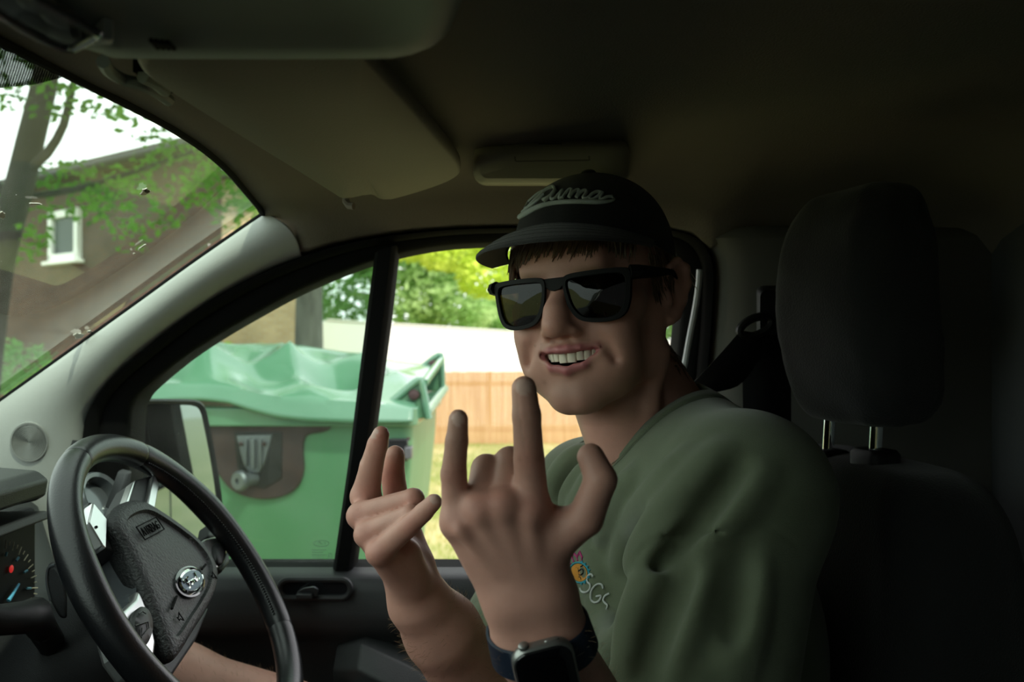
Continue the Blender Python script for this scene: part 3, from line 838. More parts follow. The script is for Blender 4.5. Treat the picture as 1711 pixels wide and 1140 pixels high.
# ---- rear pillar, bulkhead, floor, passenger side
rp = [p for p, q in zip(O3, OBq) if q[0] > 1140 and q[1] > 400]
rows = []
for p in rp:
    rows.append([p + Vector((-.004, .03, 0)), p + Vector((.002, -.008, 0)), p + Vector((.016, -.028, 0)), p + Vector((.04, -.042, 0)), p + Vector((.09, -.046, 0)), Vector((.47, 1.15, p.z)), Vector((.60, 1.13, p.z)), Vector((.66, 1.12, p.z))])
rows.insert(0, [p + Vector((0, .03, .03)) for p in rows[0]])
low = rows[-1]
rows.append([Vector((q.x, q.y, .45)) for q in low])
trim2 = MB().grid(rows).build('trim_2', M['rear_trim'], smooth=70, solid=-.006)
tag(trim2, 'grey pillar trim behind the driver door, beside the seat belt', kind='structure')
# top closing piece between pillar trim and roof lining
bk = MB()
bk.grid([[Vector((.615 + .012 * math.sin(y * 4), y, z)) for y in np.linspace(-.52, 1.2, 14)] for z in np.linspace(.45, CZ + .26, 14)])
bk.build('wall_rear', M['bulkhead'], smooth=60, solid=.02)
tag(bpy.data.objects['wall_rear'], 'dark bulkhead panel behind the seats', kind='structure')
fl = MB().box((-.3, .36, .46), (1.95, 1.78, .06)).build('floor', M['black_rubber'], smooth=0)
tag(fl, 'dark cab floor', kind='structure')
# passenger door: closed below, near-black window above, roof side
pdoor = empty('door_2', (0, -.5, .5), 'passenger side door of the cab', None, kind='structure')
MB().box((-.3, -.535, .86), (1.95, .05, .86)).build('door_card', M['door_plastic'], pdoor, smooth=0)
MB().box((.45, -.52, 1.55), (.40, .04, .56)).build('pillar_panel', M['grey_trim'], pdoor, smooth=0)
MB().box((-.02, -.52, 1.805), (.60, .04, .07)).build('window_frame', M['black_rubber'], pdoor, smooth=0)
pp = MB().prism([(-.36, -.54, 1.84), (-.28, -.54, 1.84), (-.98, -.54, 1.28), (-1.12, -.54, 1.28)], (0, .05, 0)).build('pillar_panel', M['grey_trim'], pdoor, smooth=0)
M['side_glass'] = glass_mat('light_cutting_side_glass', (.05, .055, .05), .04, .0, 12)  # unseen pane tinted near black to cut fill light from behind
MB().add([(-1.0, -.53, 1.28), (.26, -.53, 1.28), (.26, -.53, 1.78), (-.33, -.53, 1.78)], [(0, 1, 2, 3)]).build('pane', M['side_glass'], pdoor, smooth=0)
# outer skin of the load bay behind the door (seen in the wing mirror) and front end
body = empty('van_body', (1.6, .4, .4), 'painted side of the van behind the driver door', None, kind='structure')
MB().prism([(.36, 1.30, .35), (3.6, 1.34, .35), (3.6, 1.26, 1.9), (.36, 1.24, 1.86)], (0, -.03, 0)).build('side_panel', M['metal_paint'], body, smooth=0)
MB().prism([(-1.0, 1.31, .35), (.36, 1.30, .35), (.36, 1.30, 1.29), (-1.0, 1.31, 1.29)], (0, -.02, 0)).build('door_skin', M['metal_paint'], body, smooth=0)
MB().prism([(-1.05, -.58, .35), (-1.05, 1.32, .35), (-1.10, 1.28, 1.22), (-1.10, -.56, 1.22)], (-.05, 0, 0)).build('scuttle_panel', M['metal_paint'], body, smooth=0)

# ---- overhead console with map light and vent
con = empty('overhead_console', (-.15, .45, CZ + .16), 'grey overhead console with a dark map light, at the top left of the cab', 'console')
pl = [(-.258, .10), (-.258, .44), (-.252, .475), (-.232, .512), (-.215, .520), (-.075, .520), (-.052, .512), (-.036, .490), (-.026, .45), (-.020, .40), (-.018, .10)]
KS = .894
pl = [(p.x * KS, p.y * KS) for p in spline([Vector((a, b, 0)) for a, b in pl], 70)]
def con_ring(s, z, zin=0): return [Vector((-.13 + (x + .13) * s, .27 + (y - .27) * s, CZ + (z * KS if z < .2 else z))) for x, y in pl]
cz0 = .160
mb = MB().loft([con_ring(1.0, .235), con_ring(1.0, .180), con_ring(1.0, .171), con_ring(.985, .164), con_ring(.955, .1605), con_ring(.86, .160), con_ring(.80, .166), con_ring(.5, .172), con_ring(.1, .172)])
shell = mb.build('console_shell', M['console'], con, smooth=50)
def Pz(px, py, z):
    kz = -(py - 570) / FP; return P(px, py, z * KS / kz)
mbv = MB()
for k in range(4):
    mbv.tube([Pz(252 + k * 9, 67 + k * 1.2, .1590), Pz(264 + k * 9, 80 + k * .5, .1590)], .0013, 6)
mbv.build('vent', M['black_rubber'], con)
lensp = [(-60, -12), (0, 22), (40, 47), (80, 69), (103, 79), (118, 81), (130, 76), (163, 57), (150, 48), (100, 20), (60, -2), (20, -28)]
ls = [Pz(a, b, .155) for a, b in lensp]
M['lamp_lens'] = glass_mat('smoked_lamp_lens', (.16, .17, .16), .02, .0, 30, edge=.12)
ml = MB().tube(spline(ls, 60, True), .0022, 8, True).build('map_light', M['satin_grey'], con)
MB().add([p + Vector((0, 0, .012)) for p in ls], [tuple(range(len(ls)))]).build('lamp_housing', M['gloss_black'], ml, smooth=0)
MB().add([p + Vector((0, 0, -.0005)) for p in ls], [tuple(range(len(ls)))]).build('lens', M['lamp_lens'], ml, smooth=0)
M['bulb'] = mat('unlit_frosted_bulb', (.30, .27, .20), .35)
for a, b in ((100, 42), (62, 18)):
    q = Pz(a, b, .158)
    MB().ell(q + Vector((0, 0, .004)), (.0075, .011, .0045)).build('bulb', M['bulb'], ml)
MB().prism([Pz(a, b, .156) for a, b in ((150, 77), (172, 63), (190, 70), (188, 76))], (0, 0, .012)).build('switch', M['grey_trim'], con, bevel=.0015)

# ---- sun visor
def Pz2(px, py, z): return P(px, py, z / (-(py - 570) / FP))
def Pv(px, py, off=0.0):
    kx, kz = (px - 855.5) / FP, -(py - 570) / FP
    return P(px, py, (.195 - off) / (kz - .2 * kx))
vis = empty('sun_visor', Pv(480, 200), 'beige grey sun visor folded up above the driver', 'visor')
vo_ = [(230, 92), (234, 118), (262, 140), (310, 171), (400, 227), (500, 288), (556, 323), (572, 332), (590, 331), (612, 326), (624, 326), (632, 331), (641, 334), (660, 333), (715, 317), (750, 304), (766, 294), (770, 284), (762, 268), (735, 236), (680, 172), (640, 128), (606, 92), (590, 76), (300, 76)]
vp = spline([Pv(*p) for p in vo_], 110, True)
cen = sum(vp, Vector()) / len(vp)
def vring(s, dz): return [cen + (p - cen) * s + Vector((0, 0, dz)) for p in vp]
MB().loft([vring(.5, -.001), vring(.965, -.001), vring(.99, .001), vring(1.0, .006), vring(.99, .013), vring(.96, .016), vring(.4, .016)]).build('visor_panel', M['visor'], vis, smooth=60)
q = Pv(578, 340)
MB().tube([q + Vector((0, 0, .02)), q + Vector((0, 0, .002)), q + Vector((.004, -.004, -.003)), q + Vector((.010, -.006, -.004))], .0042, 8).build('hook', M['headliner'], vis)
# mounting clip in its dark recess near the mirror end
clip = [Pz2(a, b, .163) for a, b in ((222, 120), (245, 119), (275, 121), (292, 132), (300, 148), (290, 156), (276, 156), (258, 143), (236, 130))]
MB().prism(clip, (0, 0, .012)).build('clip_recess', M['black_rubber'], vis, smooth=0)
MB().tube([Pz2(238, 128, .160), Pz2(262, 140, .160), Pz2(276, 152, .160)], .004, 8).build('clip', M['console'], vis)
MB().prism([Pz2(a, b, .160) for a, b in ((262, 132), (290, 136), (284, 146), (270, 142))], (0, 0, .004)).build('clip', M['grey_trim'], vis, bevel=.001)
MB().tube(spline([Pz2(172, 103, .162), Pz2(182, 118, .162), Pz2(206, 133, .162), Pz2(236, 141, .160), Pz2(268, 158, .160), Pz2(282, 168, .160)], 24), .004, 8).build('arm', M['console'], vis)

# ---- overhead glasses compartment above the door
M['compartment'] = mat('warm_grey_compartment', (.33, .30, .23), .6, spec=.3)
box = empty('glasses_compartment', P(922, 270, 1.05), 'closed grey glasses compartment on the roof lining above the cap', 'compartment')
def crect(cx, cy, w, h, r, y, skew=0):
    return [P(cx + a + skew * b, cy - b, y - .0 * b) for a, b in rrect(w, h, r, 5)]
MB().loft([crect(921, 266, 262, 90, 24, 1.12), crect(921, 269, 260, 76, 20, 1.03), crect(921, 272, 256, 66, 17, .985), crect(921, 273, 236, 50, 12, .976), crect(921, 273, 150, 20, 5, .974)]).build('lid', M['compartment'], box, smooth=50)
MB().prism([P(a, b, .983) for a, b in ((896, 239), (942, 239), (936, 248), (902, 248))], (0, .02, 0)).build('finger_notch', M['black_rubber'], box, smooth=0, bevel=.002)
MB().tube(spline([P(a, b, .9745) for a, b in ((860, 262), (861, 269), (866, 270), (920, 269), (980, 268), (984, 267), (984, 261))], 40), .0011, 6).build('groove', M['headliner'], box)

# ---- dashboard
dash = empty('dashboard', (-.75, .5, CZ - .4), 'black dashboard with instrument hood behind the steering wheel', 'dashboard')
def dprof(y, x0=0): return [Vector((a + x0, y, CZ + b)) for a, b in ((-1.06, -.36), (-1.03, -.19), (-.92, -.165), (-.75, -.165), (-.66, -.18), (-.61, -.22), (-.585, -.30), (-.57, -.45), (-.60, -.62), (-.70, -.78), (-1.05, -.8))]
MB().loft([dprof(y, x) for y, x in ((-.50, 0), (.60, 0), (.64, -.02), (1.04, -.02), (1.07, -.01), (1.20, -.02))]).build('dash_panel', M['dash'], dash, smooth=40, bevel=.01)
# hood over the gauges: drop its right end where the photograph shows it
hd = MB()
hoodx = -.502
def hring(y, dx=0, dz=0): return [Vector((a + dx, y, CZ + b + dz)) for a, b in ((-.80, -.150), (hoodx - .06, -.136), (hoodx - .012, -.140), (hoodx, -.150), (hoodx - .004, -.168), (hoodx - .03, -.174), (-.80, -.180))]
hd.loft([hring(.62, -.02, -.01), hring(.65), hring(.97), hring(.988, -.008, -.003), hring(.996, -.022, -.010)])
hd.build('instrument_hood', M['dash'], dash, smooth=40, bevel=.003)
MB().loft([[Vector((a, y, CZ + b)) for a, b in ((-.80, -.19), (hoodx - .008, -.186), (hoodx - .004, -.194), (hoodx - .02, -.20), (-.80, -.20))] for y in (.64, .97, .985)]).build('hood_lip', M['door_plastic'], dash, smooth=40, bevel=.002)
# cluster with dial
M['cluster'] = mat('matt_black_cluster', (.008, .008, .009), .6, spec=.15)
clx = -.535
MB().box((clx - .02, .835, CZ - .262), (.02, .39, .145)).build('instrument_cluster', M['cluster'], dash, smooth=0, bevel=.006)
cl = bpy.data.objects['instrument_cluster']
def Pc(px, py, off=0):
    k = (px - 855.5) / FP; return P(px, py, (clx - .0085 + off) / k)
M['tick'] = mat('dial_ticks', (.45, .40, .28), .6); M['dial_blue'] = mat('blue_needle', (.10, .45, .70), .5)
M['dial_blue_t'] = mat('blue_marks', (.07, .22, .30), .6)
m = bpy.data.materials.new('lit_red_lamp'); m.use_nodes = True
e = m.node_tree.nodes['Principled BSDF']; e.inputs['Base Color'].default_value = (.5, .02, .02, 1); e.inputs['Emission Color'].default_value = (1, .03, .03, 1); e.inputs['Emission Strength'].default_value = .28
mt, m2 = MB(), MB()
dc = (8, 985)
for k in range(23):
    a = math.radians(-88 + k * 7.2)
    r0, r1 = (50, 61) if k % 2 == 0 else (55, 60)
    mt.tube([Pc(dc[0] + r0 * .9 * math.cos(a), dc[1] + r0 * 1.35 * math.sin(a), .001), Pc(dc[0] + r1 * .9 * math.cos(a), dc[1] + r1 * 1.35 * math.sin(a), .001)], .0006, 5)
    if k % 4 == 0: m2.tube([Pc(dc[0] + 41 * .9 * math.cos(a), dc[1] + 41 * 1.35 * math.sin(a), .001), Pc(dc[0] + 46 * .9 * math.cos(a) + 2, dc[1] + 46 * 1.35 * math.sin(a), .001)], .0014, 5)
mt.build('dial_marks', M['tick'], cl); m2.build('dial_marks', M['dial_blue_t'], cl)
MB().tube([Pc(14, 1004, .003), Pc(32, 976, .003)], [.0022, .0012], 6).build('needle', M['dial_blue'], cl)
c = Pc(19, 951, .001)
MB().ell(c, (.001, .0042, .0042)).build('warning_lamp', m, cl)
# round side vent behind the wheel
vc = P(168, 833, 1.12)
MB().lathe([(.033, -.01), (.036, 0), (.033, .006), (.028, .004), (.026, -.012), (.001, -.012)], Matrix.Translation(vc) @ Matrix.Rotation(PI / 2 - .5, 4, 'Y') @ Matrix.Rotation(.2, 4, 'X'), 28).build('air_vent', M['satin_grey'], dash)
MB().prism([P(a, b, 1.10) for a, b in ((188, 855), (212, 790), (222, 786), (216, 836))], (-.02, .02, 0)).build('switch_panel', M['door_plastic'], dash, bevel=.003)

# ---- wing mirror outside the quarter light
wm = empty('wing_mirror', P(290, 780, 1.5), 'black wing mirror outside the quarter light, reflecting the lawn', 'mirror')
mph = math.radians(41.8)
mn = Vector((math.cos(mph), -math.sin(mph), .02)).normalized(); M0 = P(290, 770, 1.52)
def Pm(px, py, off=0.0):
    k = Vector(((px - 855.5) / FP, 1, -(py - 570) / FP)); o_ = Vector((0, 0, CZ))
    return o_ + k * ((M0 + mn * off - o_).dot(mn) / k.dot(mn))
hp = [(214, 682), (222, 671), (240, 667), (300, 667), (328, 669), (341, 680), (349, 712), (360, 770), (369, 830), (371, 870), (366, 905), (350, 925), (300, 930), (235, 925), (216, 905), (211, 860), (209, 780), (210, 715)]
hs = spline([Pm(*p) for p in hp], 72, True)
cen = sum(hs, Vector()) / len(hs)
def mring(s, off): return [cen + (p - cen) * s + mn * off for p in hs]
hous = MB().loft([mring(.35, -.085), mring(.75, -.07), mring(.95, -.04), mring(1.0, -.008), mring(1.0, .003), mring(.975, .007), mring(.945, .004), mring(.94, -.006), mring(.3, -.006)])
hous.build('housing', M['black_plastic'], wm, smooth=60)
MB().loft([mring(.93, -.004), mring(.925, -.0025), mring(.3, -.0025)]).build('mirror_glass', M['mirror'], wm, smooth=0)
MB().tube([Pm(230, 900, -.04), P(215, 935, 1.40), P(205, 950, 1.31)], [.035, .03, .03], 12).build('arm', M['black_plastic'], wm)
# ================================================================ steering wheel
WC = Vector((-.34597, .96046, CZ - .25975)); wt = .605
wn = Vector((math.cos(wt), 0, math.sin(wt))); wu = Vector((0, 1, 0)); wv = Vector((-math.sin(wt), 0, math.cos(wt)))
RW = .175
def wp(u, v, n=0.0): return WC + wu * u + wv * v + wn * n
def Ph_w(px, py, off=0.0):
    k = Vector(((px - 855.5) / FP, 1, -(py - 570) / FP)); o_ = Vector((0, 0, CZ))
    return o_ + k * ((WC + wn * off - o_).dot(wn) / k.dot(wn))
sw = empty('steering_wheel', WC, 'black leather steering wheel with grained airbag cover and silver inserts', 'steering wheel')
NR = 120
def rim_arc(a0, a1, n, r=.0152):
    m_ = MB(); pts = []; rad = []
    for i in range(n + 1):
        a = a0 + (a1 - a0) * i / n
        pts.append(wp(RW * math.cos(a), RW * math.sin(a)))
        t = i / n
        e = min(t, 1 - t) * (a1 - a0) * RW
        bulge = .0014 * (math.exp(-((math.sin(a) - .35) / .25) ** 2))
        rad.append((r + bulge) * (1 if e > .0025 else .955 + .045 * e / .0025))
    return m_.tube(pts, rad, 22, up=wn)
seams = [math.radians(q) for q in (62, 107, 219, 321, 422)]
for a0, a1 in zip(seams, seams[1:]):
    rim_arc(a0 + .002, a1 - .002, 50).build('rim_segment', M['leather'], sw, smooth=70)
m_ = MB(); m_.tube([wp(RW * math.cos(a), RW * math.sin(a)) for a in np.linspace(0, 2 * PI, 97)[:-1]], .0128, 12, True, up=wn)
m_.build('rim_core', M['black_rubber'], sw)
# stitching along the inside of the rim
st = MB()
for a in np.arange(math.radians(-35), math.radians(62), .022):
    rr = RW - .0148
    st.tube([wp(rr * math.cos(a), rr * math.sin(a), .004), wp((rr - .0012) * math.cos(a + .006), (rr - .0012) * math.sin(a + .006), .0075)], .0008, 5)
st.build('stitching', M['leather'], sw)
# airbag cover: domed, with a raised panel
abp = [(-.055, .098), (-.030, .110), (.010, .111), (.036, .104), (.058, .086), (.082, .060), (.100, .034), (.104, .010), (.092, -.010), (.055, -.026), (.005, -.036), (-.045, -.043), (-.085, -.049), (-.108, -.050), (-.110, -.042), (-.092, -.006), (-.074, .035), (-.062, .068)]
ab = [(p.x, p.y) for p in spline([Vector((a, b, 0)) for a, b in abp], 90, True)]
acx, acy = -.003, .026
def aring(s, n, tilt=0): return [wp(acx + (x - acx) * s, acy + (y - acy) * s, n) for x, y in ab]
MB().loft([aring(.84, -.030), aring(.92, -.024), aring(.98, -.015), aring(.995, -.009), aring(.985, -.006), aring(.95, -.003), aring(.90, -.001), aring(.84, 0), aring(.80, .0005), aring(.775, -.0035), aring(.74, -.0035), aring(.4, -.001), aring(.02, -.0005)]).build('airbag_cover', M['airbag'], sw, smooth=60)
abo = bpy.data.objects['airbag_cover']
# maker's oval badge
def oval(a, b, n, cx=.004, cy=.001, N=40): return [wp(cx + a * math.cos(t), cy + b * math.sin(t), n) for t in np.linspace(0, 2 * PI, N + 1)[:-1]]
MB().loft([oval(.036, .0172, -.006), oval(.0355, .0168, .0015), oval(.033, .0148, .002), oval(.0325, .0145, 0)]).build('badge_recess', M['gloss_black'], abo, smooth=50)
bd = MB().loft([oval(.0305, .0128, -.002), oval(.0305, .0128, .0032), oval(.0285, .0112, .0042), oval(.028, .0108, .0032), oval(.001, .001, .0034)]).build('badge', M['chrome'], sw, smooth=40)
M['badge_blue'] = mat('badge_blue_grey', (.10, .13, .17), .25, metal=.6)
MB().loft([oval(.0272, .0102, .0034), oval(.0272, .0102, .0037), oval(.001, .001, .0038)]).build('badge_field', M['badge_blue'], bd, smooth=0)
def stroke(m_, pts, r, base, s=1.0, n=.0045, N=None): m_.tube([wp(base[0] + a * s, base[1] + b * s, n) for a, b in [(p.x, p.y) for p in spline([Vector((x, y, 0)) for x, y in pts], N or len(pts) * 5)]], r, 6)
scr = MB()
B0 = (.004 - .021, .001 - .0045)
S_ = .001
stroke(scr, [(3, 7), (1, 8), (1, 9.6), (4, 10), (9, 9.4), (15, 10)], .0009, B0, S_)
stroke(scr, [(8.5, 9.4), (7.5, 5), (6.2, 1), (4, -.6), (2, .4)], .0009, B0, S_)
stroke(scr, [(5, 5), (9, 5), (11.5, 5.6)], .0008, B0, S_)
stroke(scr, [(16, 5), (13.8, 4.6), (12.6, 2.2), (13.6, .6), (15.8, 1.4), (17, 3.6), (16, 5), (18.4, 4.6)], .0008, B0, S_)
stroke(scr, [(19.5, .6), (21, 4.6), (22.4, 5), (24.4, 4.4)], .0008, B0, S_)
stroke(scr, [(31, 4.4), (28.4, 5), (26.4, 2.6), (27.2, .6), (29.6, 1.2), (31.6, 4.4), (34, 9.8)], .0008, B0, S_)
stroke(scr, [(31.6, 4.4), (31.6, 1.2), (33.4, .6), (36, 2)], .0008, B0, S_)
scr.build('badge_script', M['chrome'], bd)
# AIRBAG lettering in its frame, and horn marks
em = MB()
fx0, fx1, fy0, fy1 = -.026, .026, .064, .080
sh = .004
for a, b in (((fx0, fy0), (fx1, fy0)), ((fx1, fy0), (fx1, fy1)), ((fx1, fy1), (fx0, fy1)), ((fx0, fy1), (fx0, fy0))): em.tube([wp(*a, .0004), wp(*b, .0004)], .0007, 6)
GL = {'A': [[(0, 0), (.5, 1), (1, 0)], [(.2, .4), (.8, .4)]], 'I': [[(.5, 0), (.5, 1)]], 'R': [[(0, 0), (0, 1), (.7, 1), (.95, .78), (.7, .52), (0, .5)], [(.5, .5), (1, 0)]], 'B': [[(0, 0), (0, 1), (.7, 1), (.9, .78), (.7, .53), (0, .53)], [(.7, .53), (1, .27), (.75, 0), (0, 0)]], 'G': [[(1, .85), (.6, 1), (.15, .8), (0, .5), (.15, .15), (.6, 0), (1, .15), (1, .48), (.6, .48)]]}
for k, ch in enumerate('AIRBAG'):
    for st_ in GL[ch]: em.tube([wp(fx0 + .0045 + k * .0074 + a * .0055, fy0 + .0035 + b * .009, .0003) for a, b in st_], .0007, 6)
em.build('airbag_lettering', M['black_rubber'], abo)
for pts_, cx, cy in ((((-.040, -.003), (-.064, -.010)), -.060, -.022), (((.046, .004), (.062, .006)), .062, -.010)):
    MB().tube([wp(*p, .0006) for p in pts_], .0013, 6).build('dash_mark', M['black_rubber'], abo)
    MB().tube([wp(cx + a, cy + b, .0004) for a, b in ((-.004, -.002), (-.001, -.001), (.004, -.005), (.004, .005), (-.001, .001), (-.004, .002), (-.004, -.002))], .0006, 5).build('horn_mark', M['black_rubber'], abo)
# upper spokes with silver inserts
def spoke_px(pts, off, depth, name, m, par=None, bev=.002):
    a = [Ph_w(x, y, off) for x, y in pts]
    return MB().prism(a, -wn * depth).build(name, m, par or sw, smooth=30, bevel=bev)
spoke_px([(210, 838), (228, 802), (262, 792), (262, 812), (250, 856), (216, 848)], -.012, .03, 'spoke', M['door_plastic'])
spoke_px([(247, 855), (246, 846), (256, 797), (260, 793), (266, 812), (258, 858)], -.006, .012, 'silver_insert', M['silver'], bev=.0015)
spoke_px([(209, 842), (222, 806), (227, 802), (214, 845)], -.008, .01, 'silver_insert', M['silver'], bev=.001)
spoke_px([(142, 862), (150, 838), (158, 842), (190, 880), (200, 925), (176, 916), (148, 888)], -.016, .03, 'spoke', M['door_plastic'])
ins = spoke_px([(148, 872), (156, 839), (180, 868), (178, 916), (172, 912)], -.008, .012, 'silver_insert', M['silver'], bev=.0015)
MB().ell(Ph_w(161, 881, -.0075), (.0015, .0015, .0015)).build('screw', M['black_rubber'], ins)
# glossy grey lower-left spoke shell
sh = MB()
edge = [(188, 880), (208, 915), (222, 950), (228, 985), (222, 1005), (206, 1022), (188, 1034)]
inn = [(176, 905), (188, 935), (198, 962), (200, 985), (192, 1005), (184, 1018), (178, 1026)]
e3 = [Ph_w(x, y, -.010) for x, y in edge]; i3 = [Ph_w(x, y, -.034) for x, y in inn]
sh.grid([spline([p - wn * .035 for p in e3], 24), spline(e3, 24), spline([a.lerp(b, .5) + wn * .004 for a, b in zip(e3, i3)], 24), spline(i3, 24), spline([p - wn * .02 for p in i3], 24)])
sh.build('spoke_shell', M['satin_grey'], sw, smooth=60)
pod = spoke_px([(197, 1024), (208, 1018), (226, 1000), (232, 984), (240, 1000), (254, 1035), (262, 1075), (258, 1112), (240, 1118), (214, 1082)], -.006, .03, 'spoke', M['silver'], bev=.004)
bt = [(228, 1020), (236, 1014), (246, 1018), (253, 1034), (254, 1056), (246, 1076), (232, 1084), (226, 1074), (222, 1050), (222, 1034)]
b3 = spline([Ph_w(x, y, -.001) for x, y in bt], 40, True); c_ = sum(b3, Vector()) / len(b3)
MB().loft([[p - wn * .004 for p in b3], b3, [c_ + (p - c_) * .9 + wn * .002 for p in b3], [c_ + (p - c_) * .3 + wn * .003 for p in b3]]).build('button', M['black_plastic'], pod, smooth=50)
m_ = MB(); m_.tube([Ph_w(x, y, .003) for x, y in ((226, 1046), (247, 1039), (249, 1050), (236, 1066), (237, 1050))], .0007, 5); m_.tube([Ph_w(x, y, .003) for x, y in ((232, 1026), (238, 1022), (244, 1026))], .0006, 5)
m_.build('button_icon', M['airbag'], pod)
# right-hand spoke
pod = spoke_px([(334, 908), (344, 900), (368, 894), (377, 900), (381, 918), (376, 940), (364, 950), (352, 934)], -.016, .02, 'spoke', M['silver'], bev=.003)
b3 = spline([Ph_w(x, y, -.013) for x, y in ((358, 911), (366, 907), (374, 914), (376, 930), (370, 944), (362, 938), (358, 926))], 40, True); c_ = sum(b3, Vector()) / len(b3)
MB().loft([[p - wn * .004 for p in b3], b3, [c_ + (p - c_) * .88 + wn * .002 for p in b3], [c_ + (p - c_) * .3 + wn * .003 for p in b3]]).build('button', M['black_plastic'], pod, smooth=50)
spoke_px([(348, 896), (352, 874), (374, 872), (386, 890), (384, 940), (372, 956), (366, 952), (380, 925), (376, 900)], -.024, .02, 'spoke', M['door_plastic'], bev=.004)
spoke_px([(262, 1090), (290, 1080), (352, 1012), (330, 1068), (282, 1140), (250, 1150), (244, 1120)], -.045, .03, 'lower_shroud', M['dash'], bev=.004)
# ---- column and stalk
col = empty('steering_column', WC - wn * .1, 'dark steering column shroud with lever, left of the steering wheel', 'steering column')
ax = -wn
def cring(d, r1, r2, du=0, dv=0): return [WC + ax * d + wu * (du + r1 * math.cos(a)) + wv * (dv + r2 * math.sin(a)) for a in np.linspace(0, 2 * PI, 33)[:-1]]
MB().loft([cring(.055, .045, .045), cring(.06, .06, .055), cring(.10, .075, .065), cring(.26, .085, .075)]).build('shroud', M['door_plastic'], col, smooth=50)
s0 = P(92, 1085, .92); s1 = P(70, 1050, .84); s2 = P(40, 1032, .80); s3 = P(-40, 1030, .76)
MB().tube([WC + ax * .14 + wu * -.05, s0, s1], [.014, .013, .013], 12).build('lever_arm', M['black_plastic'], col)
MB().tube([s1, P(56, 1026, .815), s2, P(0, 1036, .78), s3], [.013, .0155, .0145, .0135, .012], 14).build('lever_knob', M['black_plastic'], col, smooth=60)
b0 = [P(a, b, .86) for a, b in ((80, 950), (92, 944), (104, 962), (112, 1000), (112, 1036), (100, 1034), (84, 1004), (78, 975))]
MB().prism(b0, (-.01, .02, 0)).build('control_pod', M['door_plastic'], col, bevel=.003)
MB().tube(spline(b0[6:] + b0[:2], 16), .0012, 6).build('pod_edge', M['satin_grey'], col)
# ================================================================ the driver: one skin surface grown from a field of limbs
class Leaf:
    def __init__(s, kind, a, b=None, r1=0, r2=None, R=None):
        s.kind = kind
        s.a = np.array(a, float)
        if kind == 'cap':
            s.b = np.array(b, float); s.r1 = r1; s.r2 = r1 if r2 is None else r2
            s.c = (s.a + s.b) / 2; s.R0 = np.linalg.norm(s.b - s.a) / 2 + max(s.r1, s.r2)
        else:
            s.r = np.array(r1, float); s.R = None if R is None else np.array(R, float)
            s.c = s.a; s.R0 = s.r.max()
    def ev(s, p, cc, hd):
        if cc is not None and np.linalg.norm(cc - s.c) - s.R0 - hd > .03: return None
        if s.kind == 'cap':
            ba = s.b - s.a; pa = p - s.a
            t = np.clip(pa @ ba / max(ba @ ba, 1e-12), 0, 1)
            q = pa - t[:, None] * ba
            return np.sqrt((q * q).sum(1)) - (s.r1 + (s.r2 - s.r1) * t)
        q = p - s.a
        if s.R is not None: q = q @ s.R          # rows of R^T: local axes are the columns of R
        k0 = np.sqrt(((q / s.r) ** 2).sum(1)); k1 = np.sqrt(((q / s.r ** 2) ** 2).sum(1))
        return np.where(k1 > 1e-9, k0 * (k0 - 1) / np.maximum(k1, 1e-9), -s.r.min())
class U:
    def __init__(s, k, *ch): s.k = k; s.ch = [c for x in ch for c in (x if isinstance(x, (list, tuple)) else [x])]
    def ev(s, p, cc, hd):
        out = None
        for c in s.ch:
            d = c.ev(p, cc, hd)
            if d is None: continue
            if out is None: out = d; continue
            if s.k <= 0: out = np.minimum(out, d)
            else:
                h = np.maximum(s.k - np.abs(out - d), 0) / s.k
                out = np.minimum(out, d) - h * h * s.k * .25
        return out
class Cut:
    def __init__(s, k, base, *cuts): s.k = k; s.base = base; s.cuts = cuts
    def ev(s, p, cc, hd):
        out = s.base.ev(p, cc, hd)
        if out is None: return None
        for c in s.cuts:
            d = c.ev(p, cc, hd)
            if d is None: continue
            d = -d
            h = np.maximum(s.k - np.abs(out - d), 0) / s.k
            out = np.maximum(out, d) + h * h * s.k * .25
        return out
def cap(a, b, r1, r2=None): return Leaf('cap', a, b, r1, r2)
def ell(c, r, R=None): return Leaf('ell', c, None, r, None, R)
def chain(pts, rad): return [cap(pts[i], pts[i + 1], rad[i], rad[i + 1]) for i in range(len(pts) - 1)]

